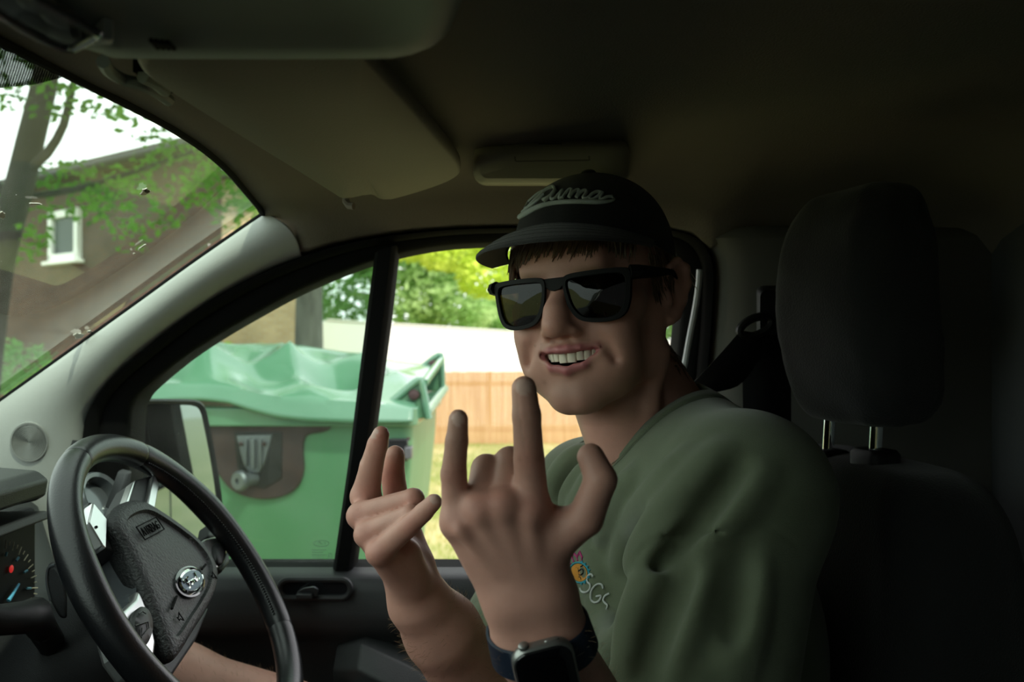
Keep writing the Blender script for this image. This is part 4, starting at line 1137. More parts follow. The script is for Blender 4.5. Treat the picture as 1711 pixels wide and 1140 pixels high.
def surface(node, lo, hi, h, nb=16):
    """naive surface nets over the blocks the surface passes through"""
    lo = np.array(lo, float); dims = np.ceil((np.array(hi) - lo) / (h * nb)).astype(int)
    hd = h * nb * .5 * math.sqrt(3)
    ax = np.arange(nb + 1)
    G = np.stack(np.meshgrid(ax, ax, ax, indexing='ij'), -1).reshape(-1, 3)
    off = np.array([[i, j, k] for i in (0, 1) for j in (0, 1) for k in (0, 1)])
    BIG = 1 << 20
    key = lambda c: (c[:, 0].astype(np.int64) * BIG + c[:, 1]) * BIG + c[:, 2]
    K, V, Q = [], [], []
    bi = np.stack(np.meshgrid(*[np.arange(d) for d in dims], indexing='ij'), -1).reshape(-1, 3)
    cen = lo + (bi + .5) * h * nb
    d = np.full(len(cen), 1e3)
    for i in range(0, len(cen), 20000):
        d[i:i + 20000] = node.ev(cen[i:i + 20000], None, 0)
    keep = np.abs(d) < hd * 1.25 + .012
    for b, c in zip(bi[keep], cen[keep]):
        g0 = b * nb
        P_ = lo + (g0 + G) * h
        f = node.ev(P_, c, hd)
        if f is None: continue
        if f.min() > 0 or f.max() < 0: continue
        F = f.reshape(nb + 1, nb + 1, nb + 1)
        S = F < 0
        c8 = np.stack([S[o[0]:o[0] + nb, o[1]:o[1] + nb, o[2]:o[2] + nb] for o in off], -1)
        act = c8.any(-1) & ~c8.all(-1)
        I = np.argwhere(act)
        if not len(I): continue
        acc = np.zeros((len(I), 3)); cnt = np.zeros(len(I))
        for e0 in range(8):
            for a in range(3):
                if off[e0][a]: continue
                o0 = off[e0]; o1 = o0.copy(); o1[a] = 1
                f0 = F[tuple((I + o0).T)]; f1 = F[tuple((I + o1).T)]
                m_ = (f0 < 0) != (f1 < 0)
                t = np.where(m_, f0 / np.where(m_, f0 - f1, 1), 0)
                pt = o0 + t[:, None] * (o1 - o0)
                acc += pt * m_[:, None]; cnt += m_
        K.append(key(I + g0)); V.append(lo + (I + g0 + acc / cnt[:, None]) * h)
        for a in range(3):
            b_, c_ = (a + 1) % 3, (a + 2) % 3
            sl0 = [slice(0, nb)] * 3; sl1 = [slice(0, nb)] * 3; sl1[a] = slice(1, nb + 1)
            s0 = S[tuple(sl0)]; s1 = S[tuple(sl1)]
            E = np.argwhere(s0 != s1)
            if not len(E): continue
            fl = s0[tuple(E.T)]
            E = E + g0
            eb = np.zeros(3, int); eb[b_] = 1; ec = np.zeros(3, int); ec[c_] = 1
            q = np.stack([key(E - eb - ec), key(E - ec), key(E), key(E - eb)], 1)
            q[~fl] = q[~fl][:, ::-1]
            Q.append(q)
    K = np.concatenate(K); V = np.concatenate(V); Q = np.concatenate(Q)
    o = np.argsort(K); K = K[o]; V = V[o]
    idx = np.searchsorted(K, Q); idx[idx >= len(K)] = 0
    ok = (K[idx] == Q).all(1)
    return V, idx[ok]

def np_mesh(name, V, F, m, parent=None, smooth=True):
    me = bpy.data.meshes.new(name)
    me.vertices.add(len(V)); me.vertices.foreach_set('co', np.asarray(V, np.float32).ravel())
    me.loops.add(F.size); me.loops.foreach_set('vertex_index', F.ravel().astype(np.int32))
    me.polygons.add(len(F)); me.polygons.foreach_set('loop_start', np.arange(0, F.size, F.shape[1], dtype=np.int32))
    me.update(calc_edges=True); me.validate()
    me.materials.append(m)
    if smooth: me.shade_smooth()
    o = bpy.data.objects.new(name, me)
    return link(o, parent)

# ---- head frame: x to his right, y out of the face, z up (millimetres)
HO = np.array([.0912, .9432, CZ + .0408]); yaw, pit, rol, hs_ = .4843, -.031, .080, 1.0066
_f = np.array([-math.sin(yaw), -math.cos(yaw), 0]); _r = np.array([-math.cos(yaw), math.sin(yaw), 0]); _u = np.array([0, 0, 1.])
_f, _u = _f * math.cos(pit) + _u * math.sin(pit), _u * math.cos(pit) - _f * math.sin(pit)
_r, _u = _r * math.cos(rol) - _u * math.sin(rol), _u * math.cos(rol) + _r * math.sin(rol)
HR = np.stack([_r, _f, _u], 1)                  # columns: the local axes in the world
def H(x, y, z): return HO + HR @ (np.array([x, y, z]) * .001 * hs_)
def Hv(p): return Vector(H(*p))
def Hinv(V): return ((V - HO) @ HR) / (.001 * hs_)
def hc(a, b, r1, r2=None): return cap(H(*a), H(*b), r1 * .001, None if r2 is None else r2 * .001)
def he(c, r, rot=(0, 0, 0)):
    R = np.array(Matrix.Rotation(rot[2], 3, 'Z') @ Matrix.Rotation(rot[1], 3, 'Y') @ Matrix.Rotation(rot[0], 3, 'X'))
    return ell(H(*c), np.array(r) * .001, HR @ R)
def hchain(pts, rad): return [hc(pts[i], pts[i + 1], rad[i], rad[i + 1]) for i in range(len(pts) - 1)]
def both(fn): return [fn(1), fn(-1)]

skull = U(.022, he((0, 0, 40), (74, 95, 86)), he((0, 46, -22), (58, 46, 72)),
          *both(lambda s: hc((s * 50, 14, -60), (s * 16, 72, -90), 16, 15)), *both(lambda s: hc((s * 60, 2, -8), (s * 50, 14, -62), 16, 15)))
face = U(.016, skull,
         he((0, 73, -52), (40, 27, 36)),                                             # muzzle
         hc((-6, 80, -93), (6, 80, -93), 14.5), *both(lambda s: he((s * 30, 60, -66), (24, 26, 26))),                                        # chin
         *both(lambda s: he((s * 50, 58, -6), (20, 20, 16))),                        # cheekbones
         *both(lambda s: he((s * 41, 74, -29), (21, 18, 20))), *both(lambda s: he((s * 36, 64, -52), (24, 24, 26))),                       # smiling cheeks
         hc((-32, 82, 31), (32, 82, 31), 12), he((0, 84, 44), (40, 12, 24)))         # brow, forehead
face = Cut(.012, face, *both(lambda s: he((s * 32, 103, 9), (17, 14, 10))))         # eye sockets
lids = [hc((s * 22, 79, 10), (s * 42, 76, 10), 10) for s in (1, -1)]
nose = U(.008, hc((0, 90, 20), (0, 108, -10), 7.5, 10.5), hc((0, 108, -10), (0, 112, -22), 10.5, 11.5), hc((0, 112, -23), (0, 109, -26), 11, 10),
         *both(lambda s: he((s * 14.5, 100, -27), (8.2, 11, 8.2))), *both(lambda s: hc((s * 10, 88, 4), (s * 13, 94, -18), 9, 8)), hc((0, 96, -34), (0, 106, -32), 4.5))
face = U(.010, face, nose, *lids)
face = Cut(.004, face, *both(lambda s: he((s * 7.5, 104, -35.5), (4, 5, 3))))
# smile creases, philtrum
face = Cut(.014, face, *both(lambda s: U(0, *hchain([(s * 20, 103, -22), (s * 31, 99, -34), (s * 41, 90.5, -46), (s * 45, 83, -58)], [.8, 1.4, 1.4, .5]))),
           hc((0, 107, -38), (0, 108, -44), 1.4))
def mchain(pts, rad): return hchain([(x * 1.07 - 2.5, y, z + .05 * max(0, -x)) for x, y, z in pts], rad)
# mouth: lips, then the opening between them
lips = U(.003, *mchain([(-35, 81, -45.5), (-27, 90.5, -45.8), (-14, 99.5, -46.2), (-4, 103, -46.0), (0, 103.2, -46.6), (4, 103, -46.0), (14, 99.5, -46.2), (27, 90.5, -45.8), (35, 81, -45.5)], [2.0, 2.8, 3.3, 3.6, 3.4, 3.6, 3.3, 2.8, 2.0]),
         *mchain([(-35, 81.5, -46.0), (-27, 89.5, -53.0), (-15, 96.0, -61.2), (0, 98.5, -64.6), (15, 96.0, -61.2), (27, 89.5, -53.0), (35, 81.5, -46.0)], [2.0, 3.2, 4.6, 5.2, 4.6, 3.2, 2.0]))
face = U(.005, face, lips)
face = Cut(.002, face, U(.004, *mchain([(-31, 90, -48.6), (-24, 95, -50.6), (-12, 102, -54.2), (0, 106, -55.6), (12, 102, -54.2), (24, 95, -50.6), (31, 90, -48.6)], [.8, 2.6, 4.8, 5.6, 4.8, 2.6, .8])),
           he((-2, 82, -55), (26, 19, 7.5)), U(.004, *mchain([(-26, 86, -50), (-14, 94, -54.6), (0, 97, -56), (14, 94, -54.6), (26, 86, -50)], [2.2, 4.8, 5.6, 4.8, 2.2])))
# ears
def ear_(s):
    e = U(.006, he((s * 78, -9, 2), (5.5, 17, 29), (.12, 0, s * .42)), *hchain([(s * 74, 6, 10), (s * 79, 4, 26), (s * 85, -8, 33), (s * 89.5, -20, 26), (s * 89, -24, 10), (s * 84, -18, -6), (s * 79, -8, -20), (s * 76, 1, -26)], [3.0, 3.4, 3.6, 3.8, 3.6, 3.4, 4.0, 4.8]))
    e = Cut(.004, e, he((s * 83, -1, 0), (6, 8.5, 12), (0, 0, s * .4)), he((s * 88, -10, 20), (4, 8, 9), (0, 0, s * .5)))
    return U(.004, e, hc((s * 76, 7, 0), (s * 77, 6, -6), 4.2))
head = U(.006, face, *both(ear_))

pt = lambda x, y, d: np.array(P(x, y, d))
def pch(pts, rad): return chain([pt(*p) for p in pts], rad)
neck = U(.022, cap(H(0, -14, -50), pt(1108, 775, .972), .052, .060), cap(H(0, 20, -72), pt(1062, 770, .945), .034, .045), cap(H(0, -42, -38), pt(1152, 748, .995), .040, .046),
         *[cap(pt(1118, 745, .975), pt(1240, 838, .800), .044, .050), cap(pt(1085, 760, .985), pt(998, 812, 1.070), .040, .045)])
scm = U(.010, *pch([(1105, 590, .905), (1085, 680, .908), (1050, 762, .912)], [.009, .0085, .008]))
# near (left) hand
LW = [(893, 1008, .590)]
l_meta = U(.010, *[cap(pt(*a), pt(*b), r1, r2) for a, b, r1, r2 in (
    ((889, 852, .580), (900, 985, .590), .0108, .0165), ((842, 847, .576), (886, 985, .588), .0108, .0165), ((801, 852, .578), (866, 990, .590), .0102, .0165), ((765, 874, .584), (852, 1000, .593), .0098, .0165),
    ((885, 868, .592), (900, 980, .600), .014, .016), ((800, 872, .594), (860, 985, .602), .013, .015))],
    cap(pt(864, 1000, .592), pt(880, 1080, .600), .0205, .0205), cap(pt(914, 1000, .590), pt(931, 1075, .598), .0205, .0205),
    cap(pt(900, 985, .592), pt(928, 900, .584), .0130, .0105), cap(pt(912, 880, .588), pt(950, 872, .584), .010, .009))
l_tend = [cap(pt(x0, y0, .5675), pt(x1, y1, .574), .0030, .0018) for x0, y0, x1, y1 in ((886, 866, 895, 935), (840, 862, 868, 945), (800, 866, 848, 950), (768, 888, 830, 955))]
l_fing = [pch([(889, 852, .580), (884, 768, .574), (880, 695, .569), (875.5, 649, .567)], [.0118, .0098, .0091, .0080]),
          pch([(842, 847, .578), (852, 772, .600), (850, 806, .624), (852, 840, .616)], [.0114, .0103, .0092, .0084]),
          pch([(801, 852, .580), (813, 785, .600), (818, 815, .622), (824, 846, .612)], [.0110, .0104, .0090, .0082]),
          pch([(765, 874, .584), (758, 792, .577), (763, 738, .573), (766, 700, .571)], [.0104, .0083, .0073, .0063])]
l_knuc = [ell(pt(x, y, d), (.0085, .0075, .0085)) for x, y, d in ((887, 848, .573), (840, 843, .569), (799, 848, .571), (764, 872, .577))]
l_fing += [pch([(898, 938, .590), (978, 866, .577), (1004, 802, .572), (987, 764, .578)], [.0100, .0118, .0104, .0090])]
lh = U(.0015, *[U(.0075, l_meta, U(.002, *f)) for f in l_fing])
lh = U(.008, lh, *l_knuc, *l_tend)
l_arm = U(.014, cap(pt(880, 1075, .600), pt(1060, 1430, .708), .0205, .040), cap(pt(931, 1075, .598), pt(1100, 1420, .700), .0205, .042), cap(pt(1082, 1430, .705), pt(1268, 835, .790), .044, .052))
# far (right) hand, seen from the little-finger side
r_meta = U(.009, *[cap(pt(*a), pt(*b), r1, r2) for a, b, r1, r2 in (
    ((611, 830, .782), (684, 965, .800), .0112, .0150), ((604, 862, .762), (680, 968, .792), .0108, .0150), ((615, 893, .745), (680, 972, .782), .0102, .0150), ((634, 924, .733), (688, 975, .775), .0100, .0150),
    ((650, 900, .775), (695, 950, .795), .014, .016))],
    cap(pt(678, 925, .758), pt(690, 968, .772), .0125, .0135), cap(pt(694, 950, .800), pt(670, 858, .806), .0150, .0115),
    *pch([(686, 978, .788), (699, 1004, .795), (738, 1055, .815)], [.0195, .0255, .0325]), *pch([(690, 978, .804), (703, 1004, .812), (742, 1055, .83)], [.019, .022, .028]))
r_fing = [pch([(611, 828, .782), (620.5, 780, .771), (631, 743, .763), (636.5, 726, .759)], [.0126, .0100, .0088, .0073]),
          pch([(604, 860, .760), (691, 834, .738), (684, 862, .768), (660, 868, .785)], [.0106, .0089, .0082, .0075]),
          pch([(615, 891, .744), (686, 861, .722), (676, 884, .752), (655, 885, .770)], [.0100, .0085, .0078, .0070]),
          pch([(635, 922, .732), (683, 880, .712), (708, 856, .704), (725, 839, .699)], [.0102, .0084, .0075, .0066]),
          pch([(690, 930, .802), (664, 850, .812), (656, 792, .812), (660, 761, .806)], [.0145, .0118, .0108, .0090])]
r_knuc = [ell(pt(x, y, d), (.008, .008, .007)) for x, y, d in ((605, 832, .778), (598, 864, .758), (611, 896, .740), (632, 926, .727))]
rh = U(.0014, *[U(.0065, r_meta, U(.002, *f)) for f in r_fing])
rh = U(.006, rh, *r_knuc)
r_arm = U(.014, *pch([(738, 1055, .818), (860, 1245, .930)], [.0325, .043]), *pch([(742, 1055, .83), (866, 1240, .94)], [.028, .04]), cap(pt(860, 1245, .935), pt(990, 812, 1.075), .046, .055))
# trunk (under the shirt) and legs
tf = np.array([-.914, -.406, 0]); tl = np.array([.406, -.914, 0])
TR = np.stack([tf, tl, np.array([0, 0, 1.])], 1)
trunk = U(.05, ell(pt(1128, 1075, .965), (.105, .165, .17), TR), cap(pt(1125, 1200, .965), pt(1160, 1500, .965), .13, .13))
def zpt(x, y, z): return np.array([x, y, CZ + z])
legs = U(.04, cap(pt(1060, 1440, 1.03), pt(300, 1160, 1.145), .085, .056), cap(pt(270, 1158, 1.148), pt(225, 1480, 1.12), .058, .045), cap(pt(225, 1480, 1.12), zpt(-.46, 1.10, -.98), .045, .038),
         cap(pt(1150, 1500, .88), pt(420, 1420, .82), .085, .06), cap(pt(420, 1420, .82), pt(330, 1900, .82), .055, .042), cap(zpt(-.46, 1.10, -1.0), zpt(-.62, 1.09, -1.06), .032, .03), cap(pt(330, 1900, .82), zpt(-.42, .80, -1.06), .04, .03))
skin_sdf = U(.012, U(.008, head, neck, scm), U(.012, lh, l_arm), U(.012, rh, r_arm), trunk, legs)

VOX = .0020
V, F = surface(skin_sdf, (-.68, .50, .50), (.42, 1.26, CZ + .20), VOX)
# a light smoothing pass against stepping
def smooth_pass(V, F, it=1, lam=.5):
    e = np.concatenate([F[:, [0, 1]], F[:, [1, 2]], F[:, [2, 3]], F[:, [3, 0]]])
    for _ in range(it):
        A = np.zeros_like(V); n = np.zeros(len(V))
        for a, b in ((0, 1), (1, 0)):
            np.add.at(A, e[:, a], V[e[:, b]]); np.add.at(n, e[:, a], 1)
        V = V * (1 - lam) + lam * A / np.maximum(n, 1)[:, None]
    return V
V = smooth_pass(V, F, 1, .45)
# ---- colour of the skin, vertex by vertex
C = np.tile(np.array([.55, .290, .228]), (len(V), 1))
def blend(C, w, col): w = np.clip(w, 0, 1)[:, None]; return C * (1 - w) + w * np.array(col)
L_ = Hinv(V)
inh = (np.abs(L_[:, 0]) < 95) & (L_[:, 1] > -20) & (L_[:, 2] > -125) & (L_[:, 2] < 130)
g = lambda c, s: np.exp(-(((L_ - np.array(c)) / np.array(s)) ** 2).sum(1)) * inh
C = blend(C, .35 * (g((34, 80, -22), (22, 30, 16)) + g((-34, 80, -22), (22, 30, 16)) + g((0, 118, -22), (13, 14, 12))), (.52, .22, .17))
C = blend(C, .30 * g((0, 90, -96), (34, 40, 18)), (.42, .20, .16))
beard = inh * np.clip((-58 - L_[:, 2]) / 22, 0, 1) * np.clip((L_[:, 1] + 5) / 25, 0, 1) * np.clip((L_[:, 2] + 128) / 12, 0, 1)
beard = np.maximum(beard, .6 * inh * (np.abs(L_[:, 0]) < 26) * (np.abs(L_[:, 2] + 42) < 5) * (L_[:, 1] > 90))
C = blend(C, .34 * beard, (.22, .135, .095))
ld = lips.ev(V, None, 0)
C = blend(C, np.clip((.0014 - ld) / .0016, 0, 1) * inh, (.44, .15, .155))
mouth_in = inh * (np.abs(L_[:, 0]) < 30) * (np.abs(L_[:, 2] + 55) < 9) * (L_[:, 1] < 93 - .018 * L_[:, 0] ** 2) * (ld > .0012)
C = blend(C, mouth_in, (.06, .015, .015))
for c, r in (((27, 93, -77), 2.6), ((-40, 76, -60), 1.6), ((-52, 62, -58), 1.3), ((46, 72, -46), 1.2), ((-22, 84, -96), 1.3), ((33, 90, -40), 1.1)):
    C = blend(C, .8 * np.exp(-(((L_ - np.array(c)) ** 2).sum(1)) / (r * r)) * inh, (.16, .075, .05))
# brows
C = blend(C, .75 * (g((30, 92, 27), (20, 14, 4.5)) + g((-30, 92, 27), (20, 14, 4.5))), (.20, .12, .07))
def spot(p, r, w, col):
    global C
    C = blend(C, w * np.exp(-((V - pt(*p)) ** 2).sum(1) / (r * r)), col)
red = (.52, .20, .155)
for p in ((887, 846, .566), (832, 834, .562), (795, 842, .564), (764, 872, .572), (884, 766, .566), (757, 790, .57)): spot(p, .010, .45, red)
for p in ((604, 830, .768), (597, 864, .748), (611, 896, .732), (630, 926, .72), (690, 834, .728), (686, 878, .704)): spot(p, .010, .45, red)
for p in ((636, 722, .752), (655, 790, .80), (656, 815, .80)): spot(p, .013, .55, (.58, .20, .15))  # far index tip redder; backlit red of the far thumb put into colour
spot((801, 930, .575), .0035, .7, (.36, .12, .10))
# finger nails: paler, on the side away from the palm
def nail(p, n, r, w=.8):
    global C
    d = V - pt(*p); n = np.array(n, float); n /= np.linalg.norm(n)
    q = (d * d).sum(1)
    C = blend(C, w * (q < r * r), (.62, .42, .36))
nail((875, 645, .560), (0, -1, 0), .0056); nail((766, 699, .565), (0, -1, 0), .0046)
nail((627, 724, .757), (-1, -.4, .2), .0052); nail((729, 833, .694), (.3, -.8, .6), .0048); nail((669, 758, .806), (1, 0, .3), .006)
# creases of the knuckles
for p0, p1 in (((863, 766, .566), (904, 764, .566)), ((862, 770, .566), (903, 769, .566)), ((862, 694, .561), (899, 692, .561)), ((743, 790, .57), (775, 788, .57)), ((751, 738, .567), (777, 737, .567))):
    d = cap(pt(*p0), pt(*p1), 0).ev(V, None, 0)
    C = blend(C, .35 * np.exp(-(d / .0011) ** 2) * (d < .004) + .12 * np.exp(-(d / .004) ** 2), (.30, .13, .09))

M['skin'] = attr_mat('skin', .48, .35, .18, 1100, .06)
driver = empty('person', (.17, .96, .95), 'man in dark cap, sunglasses and olive shirt making horn signs with both hands', 'person')
body_o = np_mesh('body', V, F, M['skin'], driver)
at = body_o.data.attributes.new('Col', 'FLOAT_COLOR', 'POINT')
at.data.foreach_set('color', np.c_[C, np.ones(len(C))].astype(np.float32).ravel())

# ---- eyes behind the dark lenses, teeth
M['eye'] = mat('eye_white', (.75, .72, .68), .2); M['iris'] = mat('iris', (.06, .09, .11), .15)
for s in (1, -1):
    e = MB().ell(H(s * 32, 78.5, 9), (.0118 * hs_,) * 3, None, 20, 14).build('eye', M['eye'], driver)
    MB().ell(H(s * 30.5, 88.0, 9), (.0055, .0055, .0055), None, 14, 10).build('iris', M['iris'], e)
M['tooth'] = mat('tooth_enamel', (.80, .73, .60), .22, spec=.6)
M['gum'] = mat('gum', (.36, .10, .09), .35)
tw = [8.6, 6.8, 7.6, 7.0, 6.8, 7.5]
th = [11.2, 10.0, 10.4, 8.6, 7.6, 6.4]
teeth = MB()
def arch(s): return s, 98.5 - .0165 * s * s, -51.2 + .0035 * s * s
for sd in (1, -1):
    x = 0
    for w, h_ in zip(tw, th):
        k = x + w / 2
        ang = min(k / 26, 1.2)
        xx = 26 * math.sin(ang) * .97; yy = 98.6 - 23 * (1 - math.cos(ang)); zz = -48.4 + .0028 * xx * xx
        rings = []
        for t in range(7):
            v = t / 6
            wid = w * .5 * (.80 + .20 * math.sin(min(1, v * 1.5) * PI / 2)) * (1 if v < .85 else .93)
            dep = 3.6 - 1.8 * v
            z = zz + 1.5 - (h_ + .5) * v
            ring_ = []
            for a in np.linspace(0, 2 * PI, 13)[:-1]:
                cx = wid * np.sign(math.cos(a)) * abs(math.cos(a)) ** .6; cy = dep * np.sign(math.sin(a)) * abs(math.sin(a)) ** .6
                ring_.append(Hv((sd * (xx + cx * math.cos(ang) + cy * math.sin(ang)) * 1.05 - 2.5, yy - cx * math.sin(ang) + cy * math.cos(ang) - 2.6, z)))
            rings.append(ring_)
        teeth.loft(rings)
        x += w + .12
tt = teeth.build('teeth', M['tooth'], driver, smooth=55)
MB().tube(spline([Hv((a - 2.5, 93.5 - .0165 * a * a, -46.8 + .004 * a * a)) for a in (-24, -16, -8, 0, 8, 16, 24)], 24), .0030, 8).build('gum', M['gum'], tt)
# ================================================================ clothing, glasses, watch
M['shirt'] = mat('olive_cotton', (.125, .148, .092), .92, spec=.15, col2=(.14, .165, .105), noise_scale=40, bump=.35, bump_scale=1300, sheen=.25)
M['shirt_rib'] = mat('olive_rib', (.115, .138, .085), .92, spec=.15, bump=.5, bump_scale=1500, sheen=.2)
LS, RS = pt(1246, 832, .785), pt(984, 826, 1.080)
LE, RE = pt(1112, 1330, .712), pt(866, 1105, .975)
shirt0 = U(.032, ell(pt(1128, 1060, .962), (.125, .186, .195), TR), cap(LS, RS, .066, .058),
           cap(pt(1136, 732, .985), LS, .062, .067), cap(pt(1085, 788, .985), RS, .056, .058), cap(pt(1130, 1200, .965), pt(1165, 1520, .965), .150, .160))
shirt0 = U(.022, shirt0, cap(LS, LE, .068, .086), cap(RS, RE, .060, .078))
def trace(sdf, px, py, y0=.55, y1=1.4):
    """where the line of sight through a pixel meets a surface"""
    k = np.array(Vector(((px - 855.5) / FP, 1, -(py - 570) / FP))); o_ = np.array([0, 0, CZ]); y = y0
    for _ in range(80):
        q_ = o_ + k * y
        d = sdf.ev(q_[None], q_, 0)
        d = .03 if d is None else float(d[0])
        if d < .0004: return o_ + k * y
        y += d * .8
        if y > y1: break
    return None
def fold(pts, r, k_in):
    q = [trace(shirt0, *p) for p in pts]
    q = [a for a in q if a is not None]
    n = len(q)
    q = [np.array(a) for a in spline([Vector(a) for a in q], n * 4)]
    m_ = len(q)
    rr = [r * (.25 + .75 * math.sin(PI * min(.95, (i + .6) / m_)) ** .7) for i in range(m_)]
    off = np.array([0, k_in + (  .75 * r if k_in > 0 else 0), 0])
    return chain([a + off for a in q], rr)
ridges = [fold([(1215, 765), (1170, 815), (1125, 875), (1085, 935), (1060, 985)], .011, .004),
          fold([(1280, 800), (1235, 850), (1180, 890), (1120, 925), (1075, 965)], .010, .004),
          fold([(1150, 770), (1100, 830), (1062, 890), (1040, 950)], .008, .004),
          fold([(1262, 950), (1248, 1010), (1238, 1075), (1230, 1135)], .010, .005),
          fold([(1120, 950), (1085, 1010), (1060, 1080), (1045, 1138)], .009, .004),
          fold([(1180, 960), (1150, 1040), (1120, 1130)], .010, .006),
          fold([(925, 830), (945, 795), (975, 760)], .008, .003), fold([(940, 850), (962, 815), (992, 775)], .007, .003), fold([(965, 860), (985, 830), (1003, 790)], .006, .003),
          fold([(985, 930), (1005, 980), (1018, 1050), (1020, 1120)], .009, .004), fold([(1060, 800), (1035, 850), (1010, 900)], .006, .003)]
shirt_sdf = U(.020, shirt0, *[c for f_ in ridges for c in f_])
valleys = [fold([(1235, 785), (1190, 850), (1140, 905), (1100, 950)], .006, -.001), fold([(1066, 945), (1050, 985), (1036, 1035), (1026, 1100)], .006, -.001),
           fold([(1245, 930), (1232, 990), (1222, 1060)], .007, -.002), fold([(935, 840), (955, 802), (985, 765)], .005, -.001), fold([(1150, 960), (1115, 1040), (1085, 1130)], .007, -.002)]
shirt_sdf = Cut(.020, shirt_sdf, *[U(.004, *v) for v in valleys])
seam = [(1060, 932), (1078, 912), (1100, 901), (1150, 893), (1215, 889), (1262, 887), (1285, 884), (1310, 894), (1335, 915)]
seamq = [trace(shirt_sdf, *p) for p in seam]
seamq = [np.array(a) for a in spline([Vector(a) for a in seamq if a is not None], 60)]
shirt_sdf = Cut(.003, shirt_sdf, U(.001, *chain(seamq, [.0011] * 60)))
SV, SF = surface(shirt_sdf, (-.12, .55, .62), (.42, 1.28, CZ + .02), .0026)
SV = smooth_pass(SV, SF, 1, .4)
# neckline, hems
NA, NB, NC = pt(1000, 752, .945), pt(1085, 728, .902), pt(1190, 664, .935)
NN = np.cross(NB - NA, NC - NA); NN /= np.linalg.norm(NN); NN *= np.sign(NN[2])
NK = pt(1096, 708, .965); NK = NK - NN * ((NK - NA) @ NN)
rad = np.linalg.norm((SV - NK) - ((SV - NK) @ NN)[:, None] * NN, axis=1)
RHO = .0680
la = (LE - LS) / np.linalg.norm(LE - LS); ra = (RE - RS) / np.linalg.norm(RE - RS)
def along(V_, a, ax): return (V_ - a) @ ax
kill = (rad < RHO + .002) & ((SV - NK) @ NN > -.08)
kill |= (along(SV, LE, la) > .030) & (np.linalg.norm((SV - LE) - along(SV, LE, la)[:, None] * la, axis=1) < .12)
kill |= (along(SV, RE, ra) > .030) & (np.linalg.norm((SV - RE) - along(SV, RE, ra)[:, None] * ra, axis=1) < .11)
kill |= SV[:, 2] < .68
SF2 = SF[~kill[SF].any(1)]
used = np.unique(SF2); rem = -np.ones(len(SV), int); rem[used] = np.arange(len(used))
shirt = np_mesh('shirt', SV[used], rem[SF2], M['shirt'], driver)
shirt['label'] = 'olive green crew neck shirt with embroidered chest motif'
sm = shirt.modifiers.new('solid', 'SOLIDIFY'); sm.thickness = .0018; sm.offset = -1
# rib collar following the cut
e1 = np.cross(NN, [0, 1, 0]); e1 /= np.linalg.norm(e1); e2 = np.cross(NN, e1)
NAZ = 120
def ring_on(rho, lift):
    hts = []
    for a in np.linspace(0, 2 * PI, NAZ + 1)[:-1]:
        dr = e1 * math.cos(a) + e2 * math.sin(a); t = .11
        for _ in range(80):
            q_ = NK + dr * rho + NN * t; d = shirt_sdf.ev(q_[None], q_, 0); d = .03 if d is None else float(d[0])
            if d < .0003 or t < -.09: break
            t -= d * .7
        hts.append(t)
    h_ = np.array(hts)
    for _ in range(6): h_ = .5 * h_ + .25 * (np.roll(h_, 1) + np.roll(h_, -1))
    return [Vector(NK + (e1 * math.cos(a) + e2 * math.sin(a)) * rho + NN * (t + lift)) for a, t in zip(np.linspace(0, 2 * PI, NAZ + 1)[:-1], h_)]
rws = [ring_on(RHO - .001, -.006), ring_on(RHO - .0012, -.001), ring_on(RHO, .0022), ring_on(RHO + .006, .0026), ring_on(RHO + .012, .0024), ring_on(RHO + .0150, .0018), ring_on(RHO + .0165, -.0010)]
MB().grid(rws, True).build('collar', M['shirt_rib'], shirt, smooth=80)
stt = MB()
for rho in (RHO + .0185, RHO + .0225):
    q = ring_on(rho, .0009)
    for i in range(len(q)):
        a, b = q[i], q[(i + 1) % len(q)]
        stt.tube([a.lerp(b, .08), a.lerp(b, .44)], .00045, 5); stt.tube([a.lerp(b, .56), a.lerp(b, .92)], .00045, 5)
stt.build('stitching', M['shirt_rib'], shirt)
# embroidered motif: pink petals, orange disc ringed in blue, pale letters
M['thread_pink'] = mat('pink_thread', (.42, .02, .16), .7); M['thread_blue'] = mat('blue_thread', (.03, .32, .42), .7)
M['thread_orange'] = mat('orange_thread', (.62, .25, .02), .75, bump=.5, bump_scale=1500); M['thread_dark'] = mat('dark_thread', (.01, .01, .012), .8); M['thread_white'] = mat('pale_thread', (.55, .58, .56), .75)
def on_shirt(px, py, lift=.0006):
    q = trace(shirt_sdf, px, py)
    k = np.array(Vector(((px - 855.5) / FP, 1, -(py - 570) / FP)).normalized())
    return Vector(q - k * lift)
def emb(strokes, r, m, name, n=6, closed=False):
    m_ = MB()
    for s_ in strokes:
        q = [(p.x, p.y) for p in spline([Vector((a, b, 0)) for a, b in s_], len(s_) * n, closed)] if n > 1 else s_
        m_.tube([on_shirt(*p) for p in q], r, 6, closed)
    return m_.build(name, m, shirt)
ec = (967.5, 957)
rot = math.radians(-28)
def el(t, a=15.5, b=17.5): return (ec[0] + a * math.cos(t) * math.cos(rot) - b * math.sin(t) * math.sin(rot), ec[1] + a * math.cos(t) * math.sin(rot) + b * math.sin(t) * math.cos(rot))
m_ = MB(); cN = on_shirt(*ec, .0010)
rr = [on_shirt(*el(t, 13, 15), .0007) for t in np.linspace(0, 2 * PI, 29)[:-1]]
m_.v = [tuple(p) for p in rr] + [tuple(cN)]; m_.f = [(i, (i + 1) % 28, 28) for i in range(28)]; m_.m = [0] * 28
disc_o = m_.build('embroidered_disc', M['thread_orange'], shirt)
emb([[el(t) for t in np.linspace(0, 2 * PI, 29)[:-1]]], .0008, M['thread_blue'], 'embroidered_ring', 1, True)
